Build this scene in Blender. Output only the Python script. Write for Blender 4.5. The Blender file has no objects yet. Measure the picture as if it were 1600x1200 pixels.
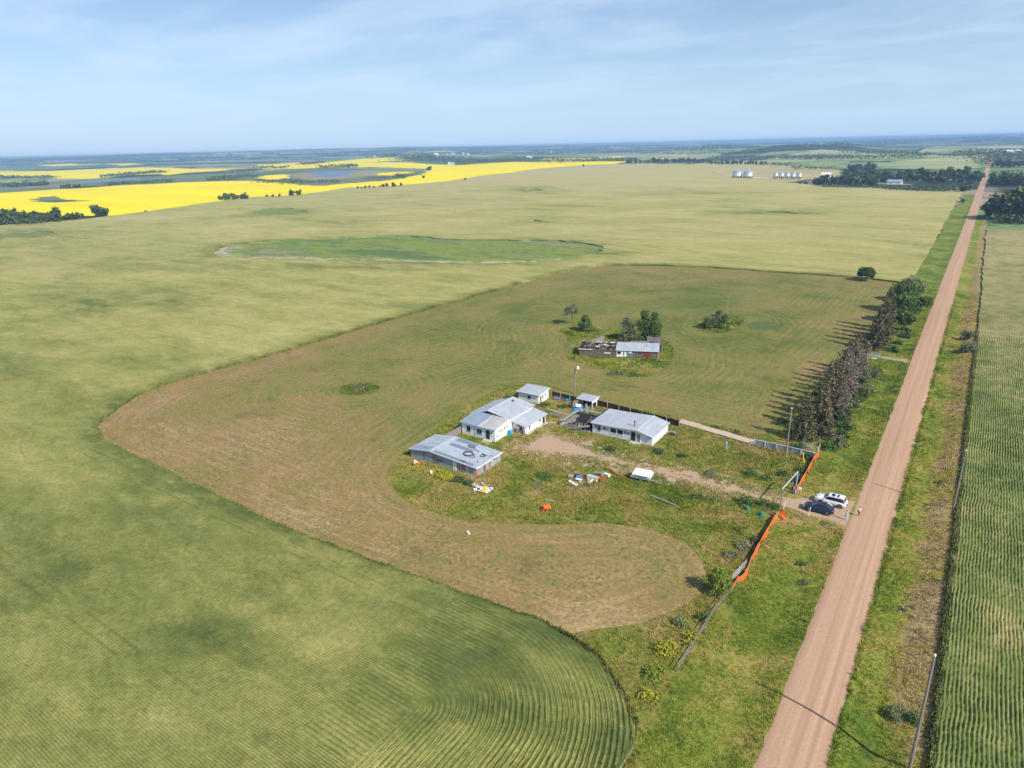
import bpy, bmesh, math, random
import numpy as np
from mathutils import Vector, Matrix
from mathutils.geometry import delaunay_2d_cdt
R = math.radians
rnd = random.Random(7)
rng = np.random.default_rng(7)

# ------------------------------------------------------------------ camera
CAM_H = 60.0; FPX = 1067.0
ROLL = R(1.36); PITCH = math.atan(372 / 1067.0); YAW = R(34.28)

def ray(px, py):
    """direction of the sight line through a point of the 1600x1200 survey picture"""
    u = px - 800; v = py - 600
    c, s = math.cos(ROLL), math.sin(ROLL)
    uu = u * c - v * s; vv = u * s + v * c
    cp, sp = math.cos(PITCH), math.sin(PITCH)
    fx = uu; fy = FPX * cp - vv * sp; fz = -FPX * sp - vv * cp
    cy, sy = math.cos(YAW), math.sin(YAW)
    return (fx * cy - fy * sy, fx * sy + fy * cy, fz)

scene = bpy.context.scene
cam_d = bpy.data.cameras.new('camera'); cam = bpy.data.objects.new('camera', cam_d)
scene.collection.objects.link(cam); scene.camera = cam
f_ = Vector(ray(800, 600)).normalized()
r_ = (Vector(ray(801, 600)) - Vector(ray(800, 600))).normalized()
u_ = -(Vector(ray(800, 601)) - Vector(ray(800, 600))).normalized()
m_ = Matrix((r_, u_, -f_)).transposed().to_4x4(); m_.translation = (0, 0, CAM_H)
cam.matrix_world = m_
cam_d.sensor_width = 36; cam_d.lens = 36 * FPX / 1600; cam_d.clip_start = 0.5; cam_d.clip_end = 200000

# ------------------------------------------------------------------ light, sky
SUNV = Vector((1.12, -0.27, 1.0)).normalized()
sun_el = math.asin(SUNV.z); sun_rot = math.atan2(SUNV.x, SUNV.y)
sd = bpy.data.lights.new('sun', 'SUN'); so = bpy.data.objects.new('sun', sd)
scene.collection.objects.link(so)
sd.energy = 5.0; sd.angle = R(0.5); sd.color = (1.0, 0.93, 0.83)
so.rotation_euler = (-SUNV).to_track_quat('-Z', 'Y').to_euler(); so.location = (200, -100, 300)
scene.view_settings.view_transform = 'Standard'; scene.view_settings.look = 'None'
scene.view_settings.exposure = 0.27; scene.view_settings.gamma = 1.0
scene.view_settings.use_curve_mapping = False
scene.cycles.max_bounces = 6; scene.cycles.volume_bounces = 0; scene.cycles.transparent_max_bounces = 6
w = bpy.data.worlds.new('World'); scene.world = w; w.use_nodes = True
nt = w.node_tree; nt.nodes.clear()
wo = nt.nodes.new('ShaderNodeOutputWorld'); bg = nt.nodes.new('ShaderNodeBackground')
sky = nt.nodes.new('ShaderNodeTexSky'); sky.sky_type = 'NISHITA'; sky.sun_disc = False
sky.sun_elevation = sun_el; sky.sun_rotation = sun_rot
sky.altitude = 300; sky.air_density = 1.0; sky.dust_density = 0.3; sky.ozone_density = 4.0
bg.inputs['Strength'].default_value = 0.097
tc = nt.nodes.new('ShaderNodeTexCoord'); sep = nt.nodes.new('ShaderNodeSeparateXYZ')
nt.links.new(tc.outputs['Generated'], sep.inputs[0])
def wm(op, a, b=None, c=None):
    n = nt.nodes.new('ShaderNodeMath'); n.operation = op
    for i, q in enumerate((a, b, c)):
        if q is None: continue
        if isinstance(q, (int, float)): n.inputs[i].default_value = q
        else: nt.links.new(q, n.inputs[i])
    return n.outputs[0]
# cirrus sheet: project the view direction on a high flat layer, stretched along one axis
zz = wm('ADD', wm('MAXIMUM', sep.outputs['Z'], 0.0), 0.10)
cmb = nt.nodes.new('ShaderNodeCombineXYZ')
nt.links.new(wm('DIVIDE', sep.outputs['X'], zz), cmb.inputs[0]); nt.links.new(wm('DIVIDE', sep.outputs['Y'], zz), cmb.inputs[1])
mp = nt.nodes.new('ShaderNodeMapping'); mp.inputs['Rotation'].default_value = (0, 0, R(28)); mp.inputs['Scale'].default_value = (0.75, 1.1, 1)
nt.links.new(cmb.outputs[0], mp.inputs[0])
n1 = nt.nodes.new('ShaderNodeTexNoise'); n1.inputs['Scale'].default_value = 0.9; n1.inputs['Detail'].default_value = 7; n1.inputs['Roughness'].default_value = 0.56; n1.inputs['Distortion'].default_value = 0.35
nt.links.new(mp.outputs[0], n1.inputs['Vector'])
mr = nt.nodes.new('ShaderNodeMapRange'); mr.interpolation_type = 'SMOOTHSTEP'
mr.inputs['From Min'].default_value = 0.38; mr.inputs['From Max'].default_value = 0.66; mr.inputs['To Max'].default_value = 0.52
nt.links.new(n1.outputs['Fac'], mr.inputs['Value'])
# a milky veil that thickens low over the horizon (thin high cloud seen edge on)
veil = wm('MULTIPLY', wm('POWER', wm('SUBTRACT', 1.0, wm('MAXIMUM', sep.outputs['Z'], 0.0)), 7.0), 0.93)
fac = mr.outputs[0]
mx = nt.nodes.new('ShaderNodeMix'); mx.data_type = 'RGBA'
mx.inputs['B'].default_value = (6.2, 7.4, 9.4, 1)
mv = nt.nodes.new('ShaderNodeMix'); mv.data_type = 'RGBA'; mv.inputs['B'].default_value = (4.3, 6.1, 8.6, 1)
nt.links.new(veil, mv.inputs['Factor']); nt.links.new(sky.outputs[0], mv.inputs['A'])
lowc = wm('MULTIPLY', fac, wm('MULTIPLY', wm('MINIMUM', wm('MULTIPLY', wm('MAXIMUM', sep.outputs['Z'], 0.0), 9.0), 1.0), 1.0))
nt.links.new(lowc, mx.inputs['Factor']); nt.links.new(mv.outputs['Result'], mx.inputs['A'])
nt.links.new(mx.outputs['Result'], bg.inputs['Color']); nt.links.new(bg.outputs[0], wo.inputs[0])

# ------------------------------------------------------------------ terrain
def G0(px, py, z=0.0):
    d = ray(px, py); t = (z - CAM_H) / d[2]
    return np.array((d[0] * t, d[1] * t))
def at_dist(px, dist):
    d = ray(px, 300); l = math.hypot(d[0], d[1]); return (d[0] / l * dist, d[1] / l * dist, math.atan2(d[1], d[0]))
HILLS = []   # x, y, azimuth, height, sigma along view, sigma across
for px, dist, h, sa, sc_ in ((1225, 3300, 27, 420, 240), (1320, 3500, 20, 450, 420), (1150, 4700, 30, 500, 350), (1470, 2300, 13, 420, 330),
                             (625, 3900, 26, 420, 330), (750, 3600, 14, 400, 400), (1010, 2600, 7, 500, 380)):
    x, y, a = at_dist(px, dist); HILLS.append((x, y, a, h, sa, sc_))
for i in range(26):
    px = rnd.uniform(-200, 1800); x, y, a = at_dist(px, rnd.uniform(8500, 22000))
    HILLS.append((x, y, a, rnd.uniform(10, 42), rnd.uniform(900, 2200), rnd.uniform(1500, 4200)))
def hz(x, y):
    x = np.asarray(x, float); y = np.asarray(y, float)
    d = np.hypot(x, y)
    z = np.zeros_like(x)
    for hx, hy, a, h, sa, sc_ in HILLS:
        dx, dy = x - hx, y - hy
        u = dx * math.cos(a) + dy * math.sin(a); v = -dx * math.sin(a) + dy * math.cos(a)
        z = z + h * np.exp(-(u / sa) ** 2 - (v / sc_) ** 2)
    k = np.clip((d - 250) / 500, 0, 1)
    z = z + k * (1.1 * np.sin(x / 63.0 + 1.3) * np.sin(y / 81.0) + 1.6 * np.sin(x / 170.0 + y / 230.0)) * np.clip((-8 - x) / 60, 0, 1)
    # ditches beside the road
    g = np.exp(-((x + 0.2) / 2.2) ** 2) * 0.85 + np.exp(-((x + 13.6) / 2.3) ** 2) * 0.45
    gap = 1 - np.exp(-((y - 116) / 6.0) ** 2) - np.exp(-((y - 215) / 3.5) ** 2)
    z = z - g * np.where(x < -7, gap, 1) * np.clip((900 - y) / 300, 0, 1)
    return z
def G(px, py, dz=0.0):
    """where the sight line meets the terrain (+dz)"""
    d = ray(px, py)
    if d[2] >= -2: d = (d[0], d[1], -2.0)
    t0 = (dz - CAM_H) / d[2]; D = math.hypot(d[0], d[1]) * t0
    if D < 1500: 
        return np.array((d[0] * t0, d[1] * t0))
    ts = np.linspace(t0 * 0.25, t0 * 1.0, 400)
    zz = CAM_H + d[2] * ts; hh = hz(d[0] * ts, d[1] * ts) + dz
    k = np.nonzero(zz <= hh)[0]; t = ts[k[0]] if len(k) else t0
    return np.array((d[0] * t, d[1] * t))
def HZ(x, y): return float(hz(np.array([x]), np.array([y]))[0])

# value noise for jitter
_lat = rng.random((257, 257))
def vn(x, y, s):
    x = np.asarray(x) / s; y = np.asarray(y) / s
    xi = np.floor(x).astype(int); yi = np.floor(y).astype(int); fx = x - xi; fy = y - yi
    fx = fx * fx * (3 - 2 * fx); fy = fy * fy * (3 - 2 * fy); a = _lat
    xi %= 256; yi %= 256
    return (a[xi, yi] * (1 - fx) + a[xi + 1, yi] * fx) * (1 - fy) + (a[xi, yi + 1] * (1 - fx) + a[xi + 1, yi + 1] * fx) * fy
def pip(P, poly):
    x, y = P[:, 0], P[:, 1]; ins = np.zeros(len(P), bool)
    bb = (x >= poly[:, 0].min()) & (x <= poly[:, 0].max()) & (y >= poly[:, 1].min()) & (y <= poly[:, 1].max())
    idx = np.nonzero(bb)[0]; x = x[idx]; y = y[idx]; r = np.zeros(len(idx), bool)
    n = len(poly)
    for i in range(n):
        x1, y1 = poly[i]; x2, y2 = poly[(i + 1) % n]
        if y1 == y2: continue
        c = ((y1 > y) != (y2 > y)) & (x < (x2 - x1) * (y - y1) / (y2 - y1) + x1)
        r ^= c
    ins[idx] = r; return ins
def pdist(P, poly, closed=True):
    n = len(poly); best = np.full(len(P), 1e9)
    for i in range(n if closed else n - 1):
        a = poly[i]; b = poly[(i + 1) % n]; ab = b - a; L = ab @ ab
        if L < 1e-9: continue
        t = np.clip(((P - a) @ ab) / L, 0, 1); q = P - a - t[:, None] * ab
        best = np.minimum(best, (q * q).sum(1))
    return np.sqrt(best)
def smooth_poly(pts, it=2):
    p = np.array(pts, float)
    for _ in range(it):
        q = np.roll(p, -1, 0); n = np.empty((len(p) * 2, 2)); n[0::2] = p * .75 + q * .25; n[1::2] = p * .25 + q * .75; p = n
    return p
def subdiv(poly, jit=0.25, rel=0.012, mn=1.2):
    out = []
    n = len(poly)
    for i in range(n):
        a = poly[i]; b = poly[(i + 1) % n]; L = np.linalg.norm(b - a)
        D = max(40, np.linalg.norm((a + b) / 2)); st = max(mn, D * rel if D > 250 else mn + (D - 40) * 0.004)
        k = max(1, int(L / st))
        for j in range(k): out.append(a + (b - a) * j / k)
    out = np.array(out); D = np.hypot(out[:, 0], out[:, 1]); J = jit * np.clip(D / 120, 1, 25)
    out[:, 0] += (vn(out[:, 0], out[:, 1], 3.1) - .5) * 2 * J; out[:, 1] += (vn(out[:, 1] + 77, out[:, 0], 2.7) - .5) * 2 * J
    return out
def IP(pts, dz=0.0, sm=0, **k):
    p = np.array([G(x, y, dz) for x, y in pts])
    if sm: p = smooth_poly(p, sm)
    return subdiv(p, **k)
def WP(pts, sm=0, **k):
    p = np.array(pts, float)
    if sm: p = smooth_poly(p, sm)
    return subdiv(p, **k)

CH = 0.75  # crop height
mown_outer_img = [(1408, 441), (1300, 432), (1200, 426), (1100, 419), (1000, 416), (930, 417), (880, 426), (800, 447), (700, 475), (600, 503), (500, 533),
    (400, 563), (300, 588), (230, 610), (185, 632), (157, 652), (147, 668), (160, 685), (200, 705), (260, 735), (340, 774), (420, 812), (500, 845), (600, 882),
    (680, 910), (760, 938), (820, 960), (870, 980), (908, 1003), (935, 1022), (955, 1048), (980, 1085), (1000, 1134), (1012, 1200), (1020, 1300)]
mo = np.array([G(x, y, 0.0 if i < 14 else CH) for i, (x, y) in enumerate(mown_outer_img)])
yard_core = np.vstack([smooth_poly(mo, 2)[:-3], [(-21.0, 20), (-21, 60), (-21, 335)]])
yard_all = subdiv(yard_core, jit=0.3)
mown_img = [(900, 984), (935, 981), (985, 976), (1040, 961), (1082, 940), (1103, 912), (1105, 888), (1088, 860), (1060, 841), (1010, 826), (960, 818), (900, 818), (820, 820),
    (760, 817), (700, 808), (650, 790), (615, 766), (604, 745), (612, 727), (640, 698), (690, 664), (722, 640), (765, 612), (800, 600), (860, 605)]
mi = np.array([G(x, y) for x, y in mown_img])
mown_inner = np.vstack([smooth_poly(np.vstack([mi]), 1)[1:-2], [(-83, 142.2), (-50, 142.2), (-32, 141.5), (-27.5, 147), (-27.5, 200), (-24.5, 230), (-24.5, 300), (-23, 336)]])
# mown = yard_all minus rough parts; rough yard polygon:
rough_yard = subdiv(np.vstack([mown_inner, [(-21, 336), (-21, 40), (-20, 20)], [G(1005, 1200, CH), G(995, 1134, CH), G(960, 1060, CH), G(905, 1005, CH), G(868, 984, CH)]]), jit=0.35)
barn_ring = IP([(880, 560), (893, 545), (885, 528), (868, 512), (905, 502), (940, 512), (1000, 520), (1040, 530), (1054, 545), (1052, 562), (1035, 580), (1000, 592), (960, 583), (915, 570)], sm=2, jit=.3)
island = IP([(1088, 508), (1098, 498), (1130, 492), (1155, 494), (1162, 502), (1150, 513), (1125, 521), (1100, 519)], sm=1, jit=.3)
mound = IP([(527, 608), (540, 600), (575, 598), (596, 605), (585, 614), (550, 618), (530, 615)], sm=1, jit=.3)
damp = IP([(1165, 508), (1175, 501), (1205, 499), (1219, 506), (1210, 514), (1180, 517)], sm=1, jit=.3)
slough = IP([(327, 397), (338, 388), (380, 378), (450, 374), (560, 369), (640, 367), (690, 373), (760, 377), (870, 378), (915, 383), (944, 392), (925, 401),
    (860, 411), (800, 414), (700, 413), (600, 409), (500, 406), (420, 403), (360, 403)], sm=2, jit=1.0)
slough2 = IP([(386, 331), (405, 325), (440, 323), (470, 325), (484, 330), (460, 335), (410, 336)], sm=1, jit=1)
slough3 = IP([(1176, 334), (1190, 332.5), (1230, 333), (1250, 336.5), (1215, 336.5)], sm=1, jit=1)
slough4 = IP([(812, 299), (830, 297), (848, 298), (846, 300.5), (825, 301)], sm=1, jit=1)
slough5 = IP([(0, 366), (40, 361), (105, 362), (70, 367), (20, 370)], sm=1, jit=1)
slough6 = IP([(822, 347), (840, 345.6), (855, 347.5), (838, 349)], sm=1, jit=1)
wheat = IP([(1440, 1200), (1440, 1190)], jit=0) if 0 else None
wheat = subdiv(np.vstack([[(-21.3, 20)], [(-21.3, 60), (-21.3, 430)], np.array([G(x, y) for x, y in [(1502, 300), (1440, 296), (1300, 292), (1262, 288), (1225, 284), (1130, 279), (1110, 268), (1200, 262.5), (1255, 261.5),
        (1200, 258), (1100, 256.5), (1000, 256), (965, 256.5), (900, 259), (840, 264), (800, 270), (750, 275), (700, 283), (600, 290), (540, 292.5), (500, 299), (460, 305), (400, 307), (345, 314), (260, 325), (190, 334), (140, 340),
        (0, 353), (-150, 364), (-500, 400)]]), [(-2500, -300), (-300, -60)]]), jit=.25)
stubble = IP([(1112, 268), (1200, 262.5), (1255, 261.5), (1312, 265), (1310, 275), (1255, 284), (1225, 284), (1130, 279)], jit=1)
canola = IP([(-400, 370), (-100, 352), (0, 344), (130, 336), (190, 334), (260, 325), (345, 314), (400, 307), (460, 305), (500, 299), (540, 292.5), (600, 290), (700, 283), (750, 275), (800, 270), (840, 264), (900, 259), (965, 256.5),
    (978, 254), (975, 252.5), (900, 252.5), (800, 253), (740, 257), (700, 259), (675, 262), (655, 272), (620, 280), (560, 285), (500, 291), (475, 290), (440, 284), (400, 283), (300, 285), (200, 290), (100, 296), (0, 302), (-400, 322)], jit=1)
canola_gap = IP([(45, 311), (85, 308), (92, 308), (94, 312), (130, 316), (175, 313), (120, 318), (70, 320)], sm=1, jit=1)
canB = IP([(-300, 275), (0, 268), (100, 266), (180, 262.5), (250, 262), (300, 263.5), (385, 262.5), (330, 268), (300, 269), (262, 273), (250, 271), (200, 273), (130, 279), (60, 277), (0, 276), (-300, 284)], jit=1)
canC = IP([(403, 257), (460, 254.5), (505, 254), (560, 249), (600, 247), (638, 246.5), (655, 249), (560, 254), (640, 254), (670, 256), (720, 258), (742, 260), (700, 264), (640, 262.5), (580, 260.5), (500, 262), (460, 264), (403, 264)], jit=1)
canD = IP([(402, 277), (430, 273), (450, 273.5), (452, 277.5), (425, 281), (405, 280)], sm=1, jit=1)
canE = IP([(585, 271), (615, 268.5), (640, 268), (646, 270), (620, 273.5), (592, 274)], sm=1, jit=1)
canF = IP([(832, 250), (850, 248), (890, 247), (970, 244.5), (973, 247), (930, 248.5), (880, 252)], jit=1)
canG = IP([(600, 243), (640, 236), (700, 234), (706, 236), (660, 240), (640, 243)], jit=1)
canH = IP([(60, 258), (150, 254), (155, 257), (80, 260)], jit=1)
canI = IP([(163, 256), (200, 255), (225, 257), (190, 259)], jit=1)
marsh = IP([(60, 291), (70, 283), (120, 280), (210, 276), (260, 274), (330, 270), (400, 268), (500, 262), (640, 264), (700, 265), (665, 270), (640, 277), (560, 284), (500, 290), (440, 283), (400, 283), (300, 285), (150, 290)], jit=1.5)
mud = IP([(455, 275), (462, 270), (500, 268), (560, 266), (640, 265), (660, 267), (600, 270), (565, 276), (520, 281), (480, 282)], sm=1, jit=1.5)
pond = IP([(481, 271), (495, 268.5), (525, 266.5), (555, 266.5), (552, 270), (535, 274), (515, 277), (495, 276)], sm=1, jit=1)
pond2 = IP([(100, 283), (160, 280), (215, 277), (230, 279), (170, 283), (120, 285)], sm=1, jit=1)
green1 = IP([(-200, 310), (0, 302), (100, 296), (110, 293), (60, 292), (0, 291), (-200, 296)], jit=1)
pale_hill = IP([(1120, 256), (1200, 249), (1240, 240), (1290, 233), (1340, 236), (1420, 244), (1405, 248), (1300, 250), (1230, 254), (1200, 257)], sm=1, jit=1.5)
pale2 = IP([(1000, 247), (1100, 240), (1130, 241), (1110, 246), (1060, 251), (1000, 252)], jit=1.5)
pale3 = IP([(1350, 258), (1420, 250), (1480, 246), (1535, 241), (1541, 246), (1530, 258), (1520, 268), (1440, 264), (1380, 262)], sm=1, jit=1.5)
lane = WP([(-21.5, 214.2), (-10.6, 214.0), (-10.6, 217.2), (-21.5, 216.6)], jit=.35)
driveway = IP([(1337, 776), (1310, 777), (1240, 780), (1180, 766), (1120, 749), (1060, 734), (1000, 722), (960, 712), (925, 700), (890, 686), (862, 672), (845, 668),
    (835, 680), (815, 695), (806, 703), (830, 710), (880, 713), (920, 719), (960, 727), (1010, 741), (1060, 753), (1120, 767), (1180, 781), (1230, 793), (1262, 803), (1300, 813), (1322, 822)], jit=.35)
driveway[:, 0] = np.minimum(driveway[:, 0], -9.5)
yy = np.arange(-60, 5600, 1.0); yy = np.concatenate([np.arange(-60, 400, 1.1), np.arange(400, 1500, 8), np.arange(1500, 5600, 60)])
jj = lambda k: (vn(yy, yy * 0 + k, 1.7) - .5) * .34 + (vn(yy, yy * 0 + k, 40.) - .5) * .35
far_w = np.clip((yy - 500) / 3000, 0, 1) * 1.5
road = np.vstack([np.c_[-10.1 + jj(5.5) - far_w, yy], np.c_[-4.0 + jj(9.5) + far_w, yy][::-1]])
verge_w = np.array([(-21.2, -60), (-9.4, -60), (-9.4, 900), (-21.2, 900)], float); verge_w = subdiv(verge_w, jit=0)
verge_e = subdiv(np.array([(-4.2, -60), (4.6, -60), (4.8, 330), (3.8, 420), (3.0, 640), (-4.2, 640)], float), jit=.2)
crop_e = subdiv(np.array([(4.6, -60), (400, -60), (400, 600), (3.4, 560), (3.8, 420), (4.8, 330)], float), jit=.2)
dirt_n = IP([(1545, 262), (1600, 258), (1700, 256), (1700, 268), (1600, 268), (1550, 270)], jit=1)
yard_far = IP([(1225, 284), (1262, 287), (1300, 292), (1440, 297), (1505, 300), (1528, 292), (1528, 280), (1400, 275), (1300, 275), (1255, 280)], jit=1)

ORDER = [('marsh', [marsh], 'marsh', 0), ('meadow', [green1], 'marsh', 0), ('mudflat', [mud], 'mud', 0), ('pond', [pond, pond2], 'water', 0),
    ('pale_field', [pale_hill, pale2, pale3], 'palefield', 0),
    ('canola_field', [canola, canB, canC, canD, canE, canF, canG, canH, canI], 'canola', 0.6), ('canola_slough', [canola_gap], 'marsh', 0),
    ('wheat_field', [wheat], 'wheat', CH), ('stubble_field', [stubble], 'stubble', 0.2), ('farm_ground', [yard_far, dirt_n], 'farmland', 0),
    ('slough', [slough, slough2, slough3, slough4, slough5, slough6], 'slough', -0.1),
    ('mown_pasture', [yard_all], 'mown', 0), ('rough_grass', [rough_yard], 'rough', 0),
    ('weed_patch', [barn_ring, island], 'rough', 0), ('weedy_mound', [mound], 'damp', 0),
    ('cereal_field', [crop_e], 'cereal', 0.55),
    ('grass_verge', [verge_w, verge_e], 'verge', 0), ('driveway', [driveway], 'rough', 0), ('lane', [lane], 'lane', 0.02),
    ('gravel_road', [road], 'road', 0.0)]

def grid(x0, x1, y0, y1, s, j=.25):
    X, Y = np.meshgrid(np.arange(x0, x1, s), np.arange(y0, y1, s)); P = np.c_[X.ravel(), Y.ravel()]
    return P + (rng.random(P.shape) - .5) * s * j
def outside(P, x0, x1, y0, y1): return P[~((P[:, 0] > x0) & (P[:, 0] < x1) & (P[:, 1] > y0) & (P[:, 1] < y1))]
pts = [grid(-205, 60, 3, 360, 3.2),
       outside(grid(-430, -100, 240, 480, 5), -205, 60, 3, 360),
       outside(outside(grid(-1150, 420, -150, 1500, 17), -205, 60, 3, 360), -430, -100, 240, 480),
       outside(grid(-3600, 3000, -600, 6600, 85), -1150, 420, -150, 1500),
       outside(grid(-21000, 16000, -5000, 30000, 650), -3600, 3000, -600, 6600),
       outside(grid(-75000, 75000, -60000, 90000, 6000), -21000, 16000, -5000, 30000)]
ly = np.concatenate([np.arange(-60, 400, 3.3), np.arange(400, 1500, 12)])
for lx in (-19, -17.5, -16, -14.8, -13.6, -12.4, -11.2, -3.0, -2.0, -1.0, 0.0, 1.0, 2.2, 3.4):
    pts.append(np.c_[np.full(len(ly), lx) + (rng.random(len(ly)) - .5) * .3, ly + rng.random(len(ly))])
pts = np.vstack(pts)
V = [Vector(p) for p in pts]; Ed = []
polys_all = [p for _, ps, _, _ in ORDER for p in ps]
for p in polys_all:
    b = len(V); n = len(p); V += [Vector(q) for q in p]; Ed += [(b + i, b + (i + 1) % n) for i in range(n)]
res = delaunay_2d_cdt(V, Ed, [], 0, 1e-3)
TV = np.array([(v.x, v.y) for v in res[0]]); TF = np.array([f for f in res[2] if len(f) == 3])
# polygons may have edges too long for their neighbours; areas of triangles
cen = TV[TF].mean(1)
owner = np.full(len(TF), -1)
for i, (_, ps, _, _) in enumerate(ORDER):
    for p in ps: owner[pip(cen, np.asarray(p))] = i
a_ = TV[TF[:, 1]] - TV[TF[:, 0]]; b_ = TV[TF[:, 2]] - TV[TF[:, 0]]
flip = (a_[:, 0] * b_[:, 1] - a_[:, 1] * b_[:, 0]) < 0; TF[flip] = TF[flip][:, ::-1]
TZ = hz(TV[:, 0], TV[:, 1])
nearm = (np.abs(TV[:, 0]) < 700) & (np.abs(TV[:, 1]) < 900)
A_bd = np.full(len(TV), 200.0); A_bd[nearm] = np.minimum(200, pdist(TV[nearm], yard_core))
nn = (TV[:, 0] > -130) & (TV[:, 0] < 0) & (TV[:, 1] > 40) & (TV[:, 1] < 240)
core = np.vstack([mown_inner]); A_sw = A_bd.copy(); ns = (TV[:, 0] > -200) & (TV[:, 0] < -15) & (TV[:, 1] > 40) & (TV[:, 1] < 345)
A_sw[ns] = np.minimum(A_sw[ns], pdist(TV[ns], core, False))
for p_ in (barn_ring, island, mound): A_sw[ns] = np.minimum(A_sw[ns], pdist(TV[ns], p_) + 1)
A_dirt = np.full(len(TV), -8.0); q = pdist(TV[nn], driveway); s_ = pip(TV[nn], driveway); A_dirt[nn] = np.clip(np.where(s_, q, -q), -8, 8)
dd = pdist(TV[nn], np.asarray(driveway)) < 0.02; t_ = A_dirt[nn]; t_[dd] = 0; A_dirt[nn] = t_
A_rim = np.full(len(TV), 60.0)
A_rim[nearm] = pdist(TV[nearm], np.array([G(*q_) for q_ in ((350, 386), (333, 392), (327, 397), (360, 403), (420, 404), (500, 407), (600, 409.5), (700, 413.5), (800, 414), (860, 411))]), False)
A_rim2 = np.full(len(TV), 60.0); A_rim2[nearm] = pdist(TV[nearm], slough)
for s in (slough2, slough3, slough4, slough5, slough6): A_rim2[nearm] = np.minimum(A_rim2[nearm], pdist(TV[nearm], s))
def green_at(P):
    A = np.zeros(len(P))
    for px, py, rx, ry, k in ((145, 481, 62, 13, 1), (270, 473, 34, 8, .9), (20, 505, 80, 14, .5), (500, 415, 300, 9, .7), (335, 395, 40, 8, .8), (430, 329, 75, 9, .8), (1190, 334, 90, 6, .8), (840, 348, 50, 5, .7),
            (1085, 303, 90, 5, .8), (830, 299, 50, 4, .9), (910, 325, 50, 3, .6), (60, 366, 120, 8, .7), (110, 387, 40, 5, .5), (1430, 400, 40, 20, .5), (240, 770, 60, 30, .6), (100, 890, 80, 40, .6), (320, 1000, 120, 50, .9), (700, 1060, 200, 80, .7), (480, 930, 160, 50, .45), (60, 960, 120, 60, .5), (840, 1000, 60, 60, .5), (420, 850, 90, 25, .5),
            (950, 400, 60, 8, .8), (60, 1050, 80, 40, .6), (700, 480, 150, 10, .3), (560, 345, 130, 5, .4), (250, 520, 60, 8, .4), (1210, 390, 90, 5, .4)):
        c = G(px, py); ux = G(px + rx, py) - c; uy = G(px, py - ry) - c
        M = np.array([[ux[0], uy[0]], [ux[1], uy[1]]]); q = np.linalg.solve(M, (P - c).T).T
        A = np.maximum(A, k * np.exp(-(np.minimum(q ** 2, 50)).sum(1)))
    return A
A_gr = green_at(TV)
A_wet = np.zeros(len(TV))
for px, py, rx, ry, k in ((1193, 509, 30, 8, 1.2), (1212, 487, 16, 4, .6), (1245, 528, 30, 7, .6), (1150, 545, 60, 12, .5), (640, 560, 70, 20, .4), (1130, 640, 50, 12, .5), (745, 595, 60, 10, .4), (1000, 445, 90, 8, .4)):
    c = G(px, py); ux = G(px + rx, py) - c; uy = G(px, py - ry) - c; q = np.linalg.solve(np.array([[ux[0], uy[0]], [ux[1], uy[1]]]), (TV - c).T).T; A_wet = np.maximum(A_wet, k * np.exp(-np.minimum((q ** 2).sum(1), 50)))
A_gr = np.maximum(A_gr, 0.95 * np.exp(-(A_bd / 4.0) ** 2))
A_gr = np.maximum(A_gr, 0.8 * np.exp(-(A_rim2 / 9.0) ** 2))

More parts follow.
